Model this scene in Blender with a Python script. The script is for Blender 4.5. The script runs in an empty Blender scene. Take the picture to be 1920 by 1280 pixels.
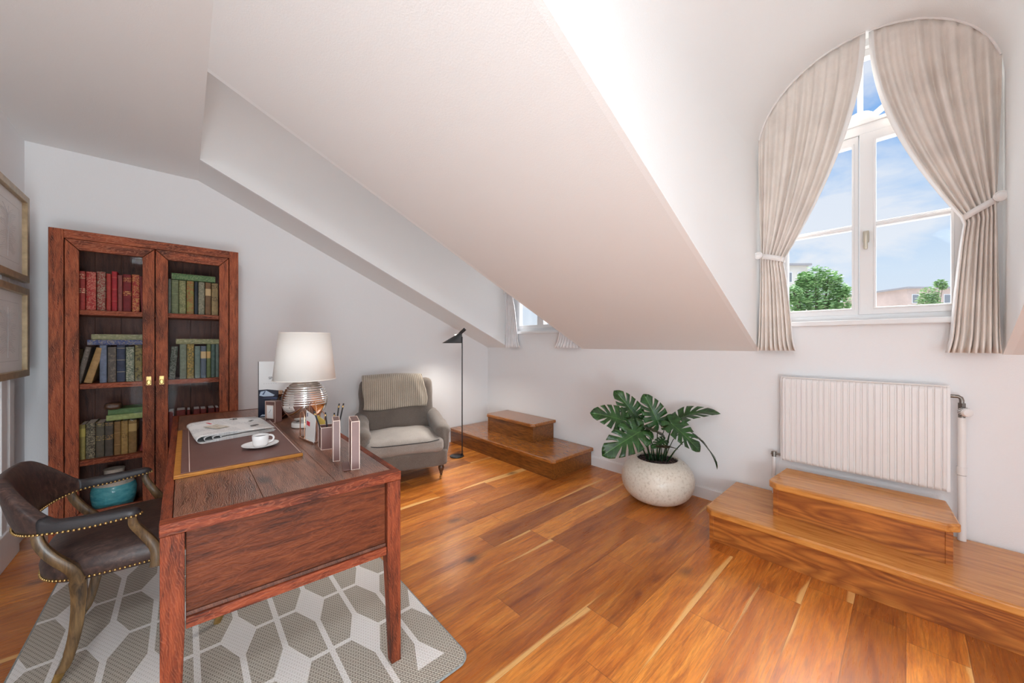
import bpy, bmesh, math, random
from mathutils import Vector, Matrix, noise
from mathutils.geometry import tessellate_polygon

SC = bpy.context.scene
COL = SC.collection
PI = math.pi
R = math.radians

# ------------------------------------------------------------------ camera
cam_d = bpy.data.cameras.new('camera')
cam = bpy.data.objects.new('camera', cam_d)
COL.objects.link(cam)
YAW = 47.34
cam.location = (0, 0, 1.3)
cam.rotation_euler = (R(90), 0, R(YAW - 90))
cam_d.sensor_fit = 'HORIZONTAL'
cam_d.sensor_width = 36.0
cam_d.lens = 674.64 / 1920 * 36.0
cam_d.shift_x = -6.9 / 1920
cam_d.shift_y = 3.32 / 1920
cam_d.clip_start = 0.02
cam_d.clip_end = 300
SC.camera = cam

# ------------------------------------------------------------------ view
SC.view_settings.view_transform = 'Standard'
SC.view_settings.look = 'None'
SC.view_settings.gamma = 1.0
SC.view_settings.exposure = 0.12
SC.view_settings.use_curve_mapping = False
SC.cycles.diffuse_bounces = 7
SC.cycles.max_bounces = 14
SC.cycles.transparent_max_bounces = 16
SC.cycles.sample_clamp_indirect = 6.0
SC.cycles.use_denoising = True

# ------------------------------------------------------------------ node helpers
class NT:
    def __init__(s, tree):
        s.t = tree
        tree.nodes.clear()
    def n(s, kind, **kw):
        nd = s.t.nodes.new(kind)
        for k, v in kw.items():
            if k.startswith('i_'):
                nd.inputs[k[2:].replace('_', ' ')].default_value = v
            else:
                setattr(nd, k, v)
        return nd
    def l(s, a, b):
        s.t.links.new(a, b)
    def val(s, sock, v):
        if hasattr(v, 'is_linked') or hasattr(v, 'links'):
            s.l(v, sock)
        else:
            sock.default_value = v
    def math(s, op, a, b=0.0, c=None, clamp=False):
        nd = s.t.nodes.new('ShaderNodeMath'); nd.operation = op; nd.use_clamp = clamp
        s.val(nd.inputs[0], a); s.val(nd.inputs[1], b)
        if c is not None: s.val(nd.inputs[2], c)
        return nd.outputs[0]
    def mix(s, f, a, b, mode='MIX'):
        nd = s.t.nodes.new('ShaderNodeMix'); nd.data_type = 'RGBA'; nd.blend_type = mode
        s.val(nd.inputs[0], f)
        for k, v in ((6, a), (7, b)):
            if isinstance(v, (tuple, list)): nd.inputs[k].default_value = (*v[:3], 1)
            else: s.l(v, nd.inputs[k])
        return nd.outputs[2]
    def ramp(s, f, stops, interp='LINEAR'):
        nd = s.t.nodes.new('ShaderNodeValToRGB'); cr = nd.color_ramp; cr.interpolation = interp
        while len(cr.elements) < len(stops): cr.elements.new(0.5)
        for e, (p, c) in zip(cr.elements, stops):
            e.position = p
            e.color = (*c, 1) if isinstance(c, (tuple, list)) else (c, c, c, 1)
        s.val(nd.inputs[0], f)
        return nd.outputs[0]
    def mapping(s, vec, scale=(1, 1, 1), loc=(0, 0, 0), rot=(0, 0, 0)):
        nd = s.t.nodes.new('ShaderNodeMapping')
        nd.inputs['Scale'].default_value = scale; nd.inputs['Location'].default_value = loc
        nd.inputs['Rotation'].default_value = rot
        s.l(vec, nd.inputs['Vector']); return nd.outputs[0]
    def noise(s, vec, scale=5, detail=4, rough=.5, dist=0):
        nd = s.t.nodes.new('ShaderNodeTexNoise')
        nd.inputs['Scale'].default_value = scale; nd.inputs['Detail'].default_value = detail
        nd.inputs['Roughness'].default_value = rough; nd.inputs['Distortion'].default_value = dist
        if vec is not None: s.l(vec, nd.inputs['Vector'])
        return nd.outputs[0]
    def combine(s, x, y, z):
        nd = s.t.nodes.new('ShaderNodeCombineXYZ')
        for k, v in enumerate((x, y, z)): s.val(nd.inputs[k], v)
        return nd.outputs[0]
    def sep(s, v):
        nd = s.t.nodes.new('ShaderNodeSeparateXYZ'); s.l(v, nd.inputs[0]); return nd.outputs
    def bump(s, h, strength=.2, dist=.01):
        nd = s.t.nodes.new('ShaderNodeBump'); nd.inputs['Strength'].default_value = strength
        nd.inputs['Distance'].default_value = dist; s.l(h, nd.inputs['Height']); return nd.outputs[0]

def newmat(name):
    m = bpy.data.materials.new(name); m.use_nodes = True
    nt = NT(m.node_tree)
    out = nt.n('ShaderNodeOutputMaterial'); b = nt.n('ShaderNodeBsdfPrincipled')
    nt.l(b.outputs[0], out.inputs[0])
    return m, nt, b

# ------------------------------------------------------------------ world: pale blue sky with clouds
world = bpy.data.worlds.new('sky'); SC.world = world; world.use_nodes = True
nt = NT(world.node_tree)
wo = nt.n('ShaderNodeOutputWorld'); bg = nt.n('ShaderNodeBackground')
tc = nt.n('ShaderNodeTexCoord')
d = tc.outputs['Generated']
X, Y, Z = nt.sep(d)
base = nt.ramp(Z, [(0.0, (.26, .25, .23)), (.02, (.76, .82, .90)), (.14, (.66, .79, .94)), (.32, (.36, .58, .91)), (.55, (.15, .37, .82)), (1.0, (.12, .30, .75))])
zz = nt.math('ADD', nt.math('MAXIMUM', Z, 0.0), .22)
cv = nt.combine(nt.math('DIVIDE', X, zz), nt.math('DIVIDE', Y, zz), 0.0)
c1 = nt.noise(nt.mapping(cv, (1.0, 1.0, 1), (4.3, 1.8, 0)), 1.6, 7, .56, .3)
band = nt.ramp(Z, [(.16, 0.0), (.27, 1.0), (.34, .75), (.42, 0.0), (.50, .5), (.60, .4)])
c1 = nt.math('ADD', c1, nt.math('MULTIPLY', nt.math('SUBTRACT', band, .35), .16))
cl = nt.ramp(c1, [(.44, 0.0), (.57, .95)])
up = nt.ramp(Z, [(0.0, 0.0), (.05, .7), (1.0, 1.0)])
col = nt.mix(nt.math('MULTIPLY', cl, up), base, (.88, .90, .94))
# the sky is brighter overhead and on the side away from the window
bz = nt.math('MULTIPLY', nt.math('SMOOTH_MIN', nt.math('MAXIMUM', nt.math('SUBTRACT', Z, .70), 0.0), .15, .02), 26.0)
by = nt.math('MULTIPLY', nt.math('MAXIMUM', nt.math('MULTIPLY', nt.math('SUBTRACT', Y, -.05), -1.0), 0.0), 0.5)
up2 = nt.ramp(Z, [(0.0, .25), (.05, 1.0)])
stg = nt.math('ADD', .92, nt.math('MULTIPLY', nt.math('ADD', bz, by), up2))
nt.l(nt.mix(nt.math('MINIMUM', nt.math('MULTIPLY', nt.math('ADD', bz, by), .6), .85), col, (.80, .87, .96)), bg.inputs[0])
nt.l(stg, bg.inputs[1])
nt.l(bg.outputs[0], wo.inputs[0])

# hazy sun falling through the dormer windows
def sun(name, elev, az, strength, angle, color=(1, .97, .93)):
    ld = bpy.data.lights.new(name, 'SUN'); ld.energy = strength; ld.angle = R(angle); ld.color = color
    o = bpy.data.objects.new(name, ld); COL.objects.link(o)
    dv = Vector((math.cos(R(az)) * math.cos(R(elev)), math.sin(R(az)) * math.cos(R(elev)), math.sin(R(elev))))
    o.rotation_euler = (dv).to_track_quat('Z', 'Y').to_euler()
    o.location = dv * 20
sun('hazy_sun', 44, 6, 15.0, 34)

# portals: guide sampling of the daylight through the openings
def portal(name, loc, rot, sx, sy):
    ld = bpy.data.lights.new(name, 'AREA'); ld.shape = 'RECTANGLE'; ld.size = sx; ld.size_y = sy
    ld.cycles.is_portal = True
    o = bpy.data.objects.new(name, ld); COL.objects.link(o); o.location = loc; o.rotation_euler = rot
portal('portal_window', (3.30, .205, 2.33), (R(90), 0, R(90)), 1.1, 1.85)
portal('portal_far_window', (3.30, 3.06, 2.33), (R(90), 0, R(90)), 1.1, 1.85)
portal('portal_open_side', (1.2, -3.25, 1.35), (R(90), 0, R(180)), 4.1, 2.75)

# unseen fill lights added behind the camera: from below, from the side, from above
def arealight(name, loc, facing, sx, sy, power, color):
    ld = bpy.data.lights.new(name, 'AREA'); ld.shape = 'RECTANGLE'; ld.size = sx; ld.size_y = sy; ld.energy = power; ld.color = color
    o = bpy.data.objects.new(name, ld); COL.objects.link(o); o.location = loc
    o.rotation_euler = (-Vector(facing)).to_track_quat('Z', 'Y').to_euler()
arealight('low_side_fill', (-.15, -.95, .40), (.04, .93, .55), .95, .75, 45, (.79, .93, 1.0))
arealight('far_side_fill', (-.3, -2.3, 1.2), (0, 1, .25), 1.2, 1.2, 18, (.82, .94, 1.0))
arealight('overhead_fill', (-.38, -.35, 2.62), (.22, .85, -1), .35, .35, 24, (.93, .97, 1.0))

# room dimensions
UB, VA, UC, VD = 3.213, 4.08, -.802, -3.2
ZK, ZC, UK = 1.239, 2.683, .087
def slope_z(u): return ZK + (UB - u) / (UB - UK) * (ZC - ZK)

# ------------------------------------------------------------------ mesh builder
def wloc(o):
    v = Vector((0, 0, 0))
    while o is not None:
        v += o.location; o = o.parent
    return v

class MB:
    def __init__(s):
        s.v = []; s.f = []; s.m = []; s.uv = None
    def add(s, vs, fs, mi=0):
        k = len(s.v); s.v += [Vector(p) for p in vs]
        for f in fs: s.f.append([i + k for i in f]); s.m.append(mi)
        return s
    def hexa(s, p, mi=0):
        return s.add(p, [(0, 3, 2, 1), (4, 5, 6, 7), (0, 1, 5, 4), (1, 2, 6, 5), (2, 3, 7, 6), (3, 0, 4, 7)], mi)
    def box(s, x0, x1, y0, y1, z0, z1, mi=0):
        return s.hexa([(x0, y0, z0), (x1, y0, z0), (x1, y1, z0), (x0, y1, z0), (x0, y0, z1), (x1, y0, z1), (x1, y1, z1), (x0, y1, z1)], mi)
    def quadprism(s, q, z0, z1, q2=None, mi=0):
        q2 = q2 or q
        return s.hexa([(*p, z0) for p in q] + [(*p, z1) for p in q2], mi)
    def poly(s, outer, fn, t0, t1, holes=(), mi=0):
        """extruded polygon with holes; fn(a, b, t) -> 3D"""
        loops = [list(outer)] + [list(h) for h in holes]
        tris = tessellate_polygon([[Vector((a, b, 0)) for a, b in l] for l in loops])
        pts = [p for l in loops for p in l]; n = len(pts)
        vs = [fn(a, b, t0) for a, b in pts] + [fn(a, b, t1) for a, b in pts]
        fs = [tuple(t) for t in tris] + [tuple(i + n for i in reversed(t)) for t in tris]
        k = 0
        for l in loops:
            for i in range(len(l)):
                j = (i + 1) % len(l); fs.append((k + i, k + j, k + j + n, k + i + n))
            k += len(l)
        return s.add(vs, fs, mi)
    def loft(s, rings, closed=True, caps=True, mi=0):
        n = len(rings[0]); vs = [p for r in rings for p in r]; fs = []
        m = n if closed else n - 1
        for a in range(len(rings) - 1):
            for i in range(m):
                j = (i + 1) % n
                fs.append((a * n + i, a * n + j, (a + 1) * n + j, (a + 1) * n + i))
        if caps and closed:
            fs.append(tuple(range(n))[::-1]); fs.append(tuple((len(rings) - 1) * n + i for i in range(n)))
        return s.add(vs, fs, mi)
    def lathe(s, prof, c=(0, 0, 0), n=40, axis=None, mi=0):
        c = Vector(c); q = Vector((0, 0, 1)).rotation_difference(Vector(axis)) if axis else None
        rings = []
        for r, z in prof:
            ring = []
            for i in range(n):
                a = 2 * PI * i / n; p = Vector((r * math.cos(a), r * math.sin(a), z))
                if q: p = q @ p
                ring.append(c + p)
            rings.append(ring)
        return s.loft(rings, True, True, mi)
    def tube(s, pts, r, n=10, mi=0, sx=1.0, up=None):
        pts = [Vector(p) for p in pts]; rr = r if isinstance(r, (list, tuple)) else [r] * len(pts)
        rings = []; prev = None
        for i, p in enumerate(pts):
            t = (pts[min(i + 1, len(pts) - 1)] - pts[max(i - 1, 0)]).normalized()
            if prev is None:
                u = Vector(up) if up else (Vector((0, 0, 1)) if abs(t.z) < .9 else Vector((1, 0, 0)))
            else: u = prev
            a = (u - t * u.dot(t)).normalized(); b = t.cross(a); prev = a
            rings.append([p + a * (math.cos(2 * PI * k / n) * rr[i] * sx) + b * (math.sin(2 * PI * k / n) * rr[i]) for k in range(n)])
        return s.loft(rings, True, True, mi)
    def rbox(s, c, size, r, n=12, puff=0, wr=0, wsc=6, seed=0, M=None, mi=0):
        """rounded, slightly puffed and wrinkled cushion"""
        c = Vector(c); h = Vector(size) / 2
        idx = {}; vs = []; fs = []
        def P(a):
            key = tuple(round(x, 5) for x in a)
            if key in idx: return idx[key]
            p = Vector((a[0] * h.x, a[1] * h.y, a[2] * h.z))
            q = Vector((max(-h.x + r, min(h.x - r, p.x)), max(-h.y + r, min(h.y - r, p.y)), max(-h.z + r, min(h.z - r, p.z))))
            dv = p - q
            nrm = dv.normalized() if dv.length > 1e-6 else Vector((0, 0, 1))
            p = q + nrm * r if dv.length > 1e-6 else p
            if puff:
                k = (1 - a[0] ** 2) * (1 - a[1] ** 2)
                p.z += puff * k * (1 if a[2] > 0 else -.3)
            if wr:
                w = noise.noise(Vector((p.x * wsc + seed, p.y * wsc * 1.4, p.z * wsc * 1.8))) + .5 * noise.noise(Vector((p.x * wsc * 2.7 + seed, p.y * wsc * 2, p.z * wsc * 3)))
                p += nrm * w * wr
            if M: p = M @ p
            vs.append(c + p); idx[key] = len(vs) - 1; return idx[key]
        g = [(-1 + 2 * i / n) for i in range(n + 1)]
        g = [math.copysign(abs(x) ** .8, x) for x in g]
        for ax in range(3):
            for sgn in (-1, 1):
                for i in range(n):
                    for j in range(n):
                        q = []
                        for a, b in ((g[i], g[j]), (g[i + 1], g[j]), (g[i + 1], g[j + 1]), (g[i], g[j + 1])):
                            t = [0, 0, 0]; t[ax] = sgn; t[(ax + 1) % 3] = a; t[(ax + 2) % 3] = b; q.append(P(t))
                        fs.append(tuple(q) if sgn > 0 else tuple(q[::-1]))
        return s.add(vs, fs, mi)
    def sphere(s, c, r, n=8, mi=0):
        prof = [(r * math.sin(PI * k / n), -r * math.cos(PI * k / n)) for k in range(n + 1)]
        prof[0] = (r * .02, -r); prof[-1] = (r * .02, r)
        return s.lathe(prof, c, n + 4, mi=mi)
    def build(s, name, mats, parent=None, smooth=False, bevel=0, seg=2, local=False, origin=None, thick=0, recalc=True):
        me = bpy.data.meshes.new(name)
        o = bpy.data.objects.new(name, me); COL.objects.link(o)
        if local: off = Vector((0, 0, 0))
        elif parent is not None: off = wloc(parent)
        else:
            if origin is None:
                xs = [p.x for p in s.v]; ys = [p.y for p in s.v]; zs = [p.z for p in s.v]
                origin = ((min(xs) + max(xs)) / 2, (min(ys) + max(ys)) / 2, min(zs))
            off = Vector(origin); o.location = off
        if parent is not None: o.parent = parent
        me.from_pydata([tuple(p - off) for p in s.v], [], s.f)
        if not isinstance(mats, (list, tuple)): mats = [mats]
        for m in mats: me.materials.append(m)
        for p, mi in zip(me.polygons, s.m): p.material_index = mi; p.use_smooth = bool(smooth)
        if s.uv:
            ul = me.uv_layers.new(name='UVMap')
            for lp in me.loops: ul.data[lp.index].uv = s.uv[lp.vertex_index]
        if recalc:
            bm = bmesh.new(); bm.from_mesh(me); bmesh.ops.recalc_face_normals(bm, faces=bm.faces); bm.to_mesh(me); bm.free()
        me.update()
        if bevel:
            b = o.modifiers.new('bevel', 'BEVEL'); b.width = bevel; b.segments = seg; b.limit_method = 'ANGLE'; b.angle_limit = R(40)
            b.harden_normals = False
        if thick:
            b = o.modifiers.new('solid', 'SOLIDIFY'); b.thickness = thick; b.offset = 0
        if smooth and smooth != 'all':
            try: me.set_sharp_from_angle(angle=R(42))
            except Exception: pass
        return o

def tag(o, label=None, cat=None, group=None, kind=None):
    if label: o['label'] = label
    if cat: o['category'] = cat
    if group: o['group'] = group
    if kind: o['kind'] = kind
    return o
def thing(name, label, cat, loc, rz=0, group=None):
    o = bpy.data.objects.new(name, None); COL.objects.link(o); o.location = loc; o.rotation_euler = (0, 0, rz)
    o.empty_display_size = .1
    return tag(o, label, cat, group)
def struct(name, mb, mat, **kw):
    o = mb.build(name, mat, origin=(0, 0, 0), **kw); o['kind'] = 'structure'; return o

# ------------------------------------------------------------------ materials
def plain(name, col, rough=.6, metal=0, bump=0, bscale=60, var=0, vscale=6, **kw):
    m, nt, b = newmat(name)
    b.inputs['Roughness'].default_value = rough; b.inputs['Metallic'].default_value = metal
    tc = nt.n('ShaderNodeTexCoord'); v = tc.outputs['Object']
    if var:
        f = nt.noise(v, vscale, 5, .6)
        c = nt.mix(nt.ramp(f, [(.3, 0.0), (.7, 1.0)]), tuple(x * (1 - var) for x in col), tuple(min(1, x * (1 + var)) for x in col))
        nt.l(c, b.inputs['Base Color'])
    else: b.inputs['Base Color'].default_value = (*col, 1)
    if bump: nt.l(nt.bump(nt.noise(v, bscale, 3, .6), bump, .004), b.inputs['Normal'])
    for k, val in kw.items(): b.inputs[k.replace('_', ' ')].default_value = val
    return m

def hexc(h):
    c = [int(h[i:i + 2], 16) / 255 for i in (0, 2, 4)]
    return tuple(x / 12.92 if x <= .04045 else ((x + .055) / 1.055) ** 2.4 for x in c)

M = {}
M['wall'] = plain('wall_paint', (.82, .83, .845), .85, bump=.25, bscale=140)
M['ceil'] = plain('ceiling_paint', (.84, .85, .85), .88, bump=.25, bscale=160)
M['dormer'] = plain('dormer_paint', (.88, .895, .90), .85, bump=.25, bscale=160)
M['trimw'] = plain('trim_paint', (.80, .81, .82), .45)
M['window'] = plain('window_paint', (.78, .79, .80), .4)
M['radiator'] = plain('radiator_enamel', (.80, .78, .77), .35)
M['pipe'] = plain('pipe_enamel', (.78, .77, .76), .35)
M['steel'] = plain('dull_steel', (.26, .24, .22), .4, 1.0)
M['chrome'] = plain('polished_chrome', (.9, .88, .86), .06, 1.0)
M['brass'] = plain('aged_brass', (.50, .33, .13), .36, 1.0, var=.2, vscale=60)
M['copper'] = plain('copper_metal', (.72, .42, .28), .18, 1.0)
M['black'] = plain('black_metal', (.018, .018, .020), .32)
M['greyshade'] = plain('dark_grey_metal', (.045, .047, .05), .48)
M['shade'] = plain('lamp_linen', (.82, .78, .73), .85, bump=.15, bscale=300)
M['leather'] = None

def glass_mat(name, tint=(1, 1, 1), gloss=.03):
    m = bpy.data.materials.new(name); m.use_nodes = True; nt = NT(m.node_tree)
    out = nt.n('ShaderNodeOutputMaterial'); tr = nt.n('ShaderNodeBsdfTransparent'); gl = nt.n('ShaderNodeBsdfGlossy')
    tr.inputs[0].default_value = (*tint, 1); gl.inputs['Roughness'].default_value = .03
    fr = nt.n('ShaderNodeFresnel'); fr.inputs[0].default_value = 1.45
    mx = nt.n('ShaderNodeMixShader'); nt.l(nt.math('MULTIPLY', fr.outputs[0], gloss), mx.inputs[0])
    nt.l(tr.outputs[0], mx.inputs[1]); nt.l(gl.outputs[0], mx.inputs[2]); nt.l(mx.outputs[0], out.inputs[0])
    return m
M['glass'] = glass_mat('window_glass', gloss=.03)
M['cabglass'] = glass_mat('cabinet_glass', (.95, .94, .94), .035)
M['picglass'] = glass_mat('picture_glass', gloss=.02)
M['bottleglass'] = glass_mat('brown_glass', (.75, .55, .42), .9)

def wood(name, dark, mid, light, axis='x', rough=.4, gs=1.0, vein=None, veinamt=.5, knots=0, rings=0, bump=.3, coat=0, patch=.5, spec=.5):
    m, nt, b = newmat(name)
    tc = nt.n('ShaderNodeTexCoord'); v = tc.outputs['Object']
    st = {'x': (1, 9, 9), 'y': (9, 1, 9), 'z': (9, 9, 1)}[axis]
    sv = nt.mapping(v, tuple(q * gs for q in st))
    g = nt.noise(sv, 5.0, 9, .62, .6)
    c = nt.ramp(g, [(.30, dark), (.48, mid), (.68, light)])
    if rings:
        nn_ = nt.noise(nt.mapping(v, {'x': (.45, 2.2, 2.2), 'y': (2.2, .45, 2.2), 'z': (2.2, 2.2, .45)}[axis]), 1.6, 2.5, .45)
        zc = nt.sep(v)[{'x': 2, 'y': 2, 'z': 0}[axis]]
        w_ = nt.math('PINGPONG', nt.math('ADD', nt.math('MULTIPLY', nn_, rings * 3.2), nt.math('MULTIPLY', zc, rings * 4.5)), .5)
        rf = nt.ramp(w_, [(.0, 1.0), (.22, .55), (.5, 0.0)])
        c = nt.mix(nt.math('MULTIPLY', rf, .75), c, dark)
    pt = nt.noise(nt.mapping(v, {'x': (.6, 1.6, 1.6), 'y': (1.6, .6, 1.6), 'z': (1.6, 1.6, .6)}[axis], (3, 7, 1)), 4.2, 6, .65, .4)
    c = nt.mix(nt.math('MULTIPLY', nt.ramp(pt, [(.48, 0.0), (.68, 1.0)]), patch), c, tuple(q * .45 for q in dark))
    h = g
    if vein:
        w2 = nt.t.nodes.new('ShaderNodeTexWave'); w2.wave_type = 'BANDS'; w2.bands_direction = {'x': 'Y', 'y': 'X', 'z': 'X'}[axis]
        w2.inputs['Scale'].default_value = 62; w2.inputs['Distortion'].default_value = 14
        w2.inputs['Detail'].default_value = 3; w2.inputs['Detail Scale'].default_value = .8
        nt.l(nt.mapping(v, {'x': (.35, 1, 1), 'y': (1, .35, 1), 'z': (1, 1, .35)}[axis], (0, 0, 0), (.4, .4, .4)), w2.inputs['Vector'])
        vf = nt.ramp(w2.outputs[0], [(.72, 0.0), (.95, 1.0)])
        c = nt.mix(nt.math('MULTIPLY', vf, veinamt), c, vein)
        h = nt.math('ADD', g, nt.math('MULTIPLY', w2.outputs[0], .35))
    if knots:
        vo = nt.t.nodes.new('ShaderNodeTexVoronoi'); vo.inputs['Scale'].default_value = knots
        nt.l(nt.mapping(v, {'x': (.5, 1, 1), 'y': (1, .5, 1), 'z': (1, 1, .5)}[axis]), vo.inputs['Vector'])
        kf = nt.ramp(vo.outputs['Distance'], [(.04, 1.0), (.11, 0.0)])
        c = nt.mix(nt.math('MULTIPLY', kf, .8), c, tuple(q * .4 for q in dark))
    nt.l(c, b.inputs['Base Color'])
    b.inputs['Roughness'].default_value = rough
    b.inputs['Specular IOR Level'].default_value = spec
    if coat: b.inputs['Coat Weight'].default_value = coat; b.inputs['Coat Roughness'].default_value = .15
    nt.l(nt.bump(h, bump, .003), b.inputs['Normal'])
    return m

RD, RM, RL, RV = (.040, .010, .006), (.19, .036, .013), (.30, .066, .023), (.36, .11, .05)
for ax in 'xyz':
    M['red' + ax] = wood('distressed_red_wood_' + ax, RD, RM, RL, ax, .55, 1.8, RV, .30, 5.0, 0, .5, 0, .8, .25)
for ax in 'xyz':
    M['cab' + ax] = wood('bookcase_red_wood_' + ax, (.055, .014, .009), (.28, .062, .024), (.42, .115, .045), ax, .55, 1.8, (.50, .19, .10), .35, 5.0, 0, .5, 0, .85, .25)
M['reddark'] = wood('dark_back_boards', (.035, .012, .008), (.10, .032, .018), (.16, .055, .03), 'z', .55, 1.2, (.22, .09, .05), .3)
M['desktop'] = wood('desk_top_wood', (.05, .019, .012), (.17, .062, .034), (.30, .125, .072), 'y', .30, 1.1, (.46, .26, .17), .45, 3.5, 0, .45, .25, .6)
M['panel'] = wood('desk_panel_wood', (.032, .008, .004), (.115, .026, .008), (.175, .045, .014), 'x', .55, 1.2, RV, .08, 4.0, 0, .4, 0, .6, .22)
M['tread'] = wood('pine_tread', (.38, .135, .026), (.58, .235, .050), (.70, .32, .08), 'y', .26, .8, None, 0, 0, 0, .12, .3, .10)
M['riser'] = wood('pine_riser', (.20, .050, .010), (.50, .165, .030), (.60, .225, .045), 'y', .36, .8, None, 0, 0, 7.5, .15, 0, .15)
M['treadb'] = wood('walnut_tread', (.15, .045, .010), (.31, .105, .022), (.46, .18, .035), 'y', .18, 1.6, None, 0, 0, 0, .02, .3, .06)
M['riserb'] = wood('walnut_riser', (.07, .020, .005), (.20, .065, .012), (.31, .115, .022), 'y', .28, 1.6, None, 0, 0, 0, .12, .2, .25)
M['matedge'] = wood('golden_wood_edge', (.26, .09, .016), (.50, .20, .03), (.62, .28, .05), 'x', .4, 3.0, None, 0, 0, 0, .15, 0, .1)
M['chairwood'] = wood('olive_brown_wood', (.030, .016, .007), (.12, .066, .025), (.20, .115, .045), 'z', .45, 1.6, None, 0, 0, 0, .2, .2, .5)
M['turned'] = wood('turned_leg_wood', (.035, .016, .009), (.09, .04, .02), (.14, .07, .035), 'z', .35, 2)

def floor_mat():
    m, nt, b = newmat('acacia_plank_floor')
    tc = nt.n('ShaderNodeTexCoord'); x, y, z = nt.sep(tc.outputs['Object'])
    W, L = .178, 1.25
    ry = nt.math('DIVIDE', y, W); row = nt.math('FLOOR', ry)
    wn = nt.t.nodes.new('ShaderNodeTexWhiteNoise'); wn.noise_dimensions = '1D'; nt.l(row, wn.inputs['W'])
    rx = nt.math('ADD', nt.math('DIVIDE', x, L), nt.math('MULTIPLY', wn.outputs[0], 7.0)); colm = nt.math('FLOOR', rx)
    w2 = nt.t.nodes.new('ShaderNodeTexWhiteNoise'); w2.noise_dimensions = '2D'; nt.l(nt.combine(row, colm, 0.0), w2.inputs['Vector'])
    rid = w2.outputs['Value']; rc = nt.sep(w2.outputs['Color'])
    # grain, shifted per plank
    gv = nt.combine(nt.math('MULTIPLY', nt.math('ADD', x, nt.math('MULTIPLY', rid, 31.0)), 1.1), nt.math('ADD', nt.math('MULTIPLY', y, 8.0), nt.math('MULTIPLY', rc[1], 17.0)), 0.0)
    g = nt.noise(gv, 1.5, 8, .62, 1.1)
    g2 = nt.noise(nt.combine(nt.math('MULTIPLY', x, 3.0), nt.math('MULTIPLY', y, 55.0), rid), 2.4, 5, .7, .3)
    c = nt.ramp(g, [(.26, (.27, .072, .013)), (.40, (.50, .155, .026)), (.54, (.63, .225, .038)), (.70, (.74, .31, .060))])
    tint = nt.ramp(rid, [(0.0, (.66, .58, .54)), (.35, (.90, .82, .76)), (.7, (1.06, 1.0, .90)), (1.0, (1.25, 1.30, 1.2))])
    c = nt.mix(1.0, c, tint, 'MULTIPLY')
    c = nt.mix(nt.math('MULTIPLY', nt.ramp(g2, [(.36, 1.0), (.56, 0.0)]), .5), c, (.16, .045, .012))
    # pale sapwood streaks along plank edges
    fy = nt.math('FRACT', ry)
    sap_n = nt.noise(nt.combine(nt.math('MULTIPLY', nt.math('ADD', x, nt.math('MULTIPLY', rid, 19.0)), .55), nt.math('MULTIPLY', row, 3.1), 0.0), 1.6, 2, .4)
    edge = nt.math('SUBTRACT', nt.math('MULTIPLY', nt.math('ABSOLUTE', nt.math('SUBTRACT', fy, .5)), 2.0), nt.math('SUBTRACT', 1.12, nt.math('MULTIPLY', nt.math('SUBTRACT', sap_n, .42), 2.3)))
    sidesel = nt.math('GREATER_THAN', nt.math('MULTIPLY', nt.math('SUBTRACT', fy, .5), nt.math('SUBTRACT', rc[2], .5)), 0.0)
    sap = nt.math('MULTIPLY', nt.math('MULTIPLY', nt.math('MULTIPLY', edge, 9.0, clamp=True), sidesel), nt.math('GREATER_THAN', rc[0], .22))
    c = nt.mix(nt.math('MULTIPLY', sap, .8), c, (.82, .48, .17))
    # knots
    vo = nt.t.nodes.new('ShaderNodeTexVoronoi'); vo.inputs['Scale'].default_value = 2.6; vo.inputs['Randomness'].default_value = 1
    nt.l(nt.combine(nt.math('MULTIPLY', x, .8), nt.math('MULTIPLY', y, 1.35), 0.0), vo.inputs['Vector'])
    kn = nt.math('ADD', vo.outputs['Distance'], nt.math('MULTIPLY', nt.math('SUBTRACT', nt.noise(tc.outputs['Object'], 22, 3), .5), .09))
    c = nt.mix(nt.ramp(kn, [(.045, .9), (.085, .5), (.18, 0.0)]), c, (.07, .022, .014))
    # seams
    sy = nt.math('GREATER_THAN', nt.math('ABSOLUTE', nt.math('SUBTRACT', fy, .5)), .5 - .0045)
    sx = nt.math('GREATER_THAN', nt.math('ABSOLUTE', nt.math('SUBTRACT', nt.math('FRACT', rx), .5)), .5 - .0012)
    seam = nt.math('MAXIMUM', sy, sx)
    c = nt.mix(nt.math('MULTIPLY', seam, .55), c, (.07, .024, .01))
    nt.l(c, b.inputs['Base Color'])
    nt.l(nt.ramp(g2, [(.3, .34), (.7, .25)]), b.inputs['Roughness'])
    b.inputs['Specular IOR Level'].default_value = .55
    nt.l(nt.bump(nt.math('SUBTRACT', nt.math('MULTIPLY', g2, .35), nt.math('MULTIPLY', seam, .8)), .22, .002), b.inputs['Normal'])
    return m
M['floor'] = floor_mat()

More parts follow.
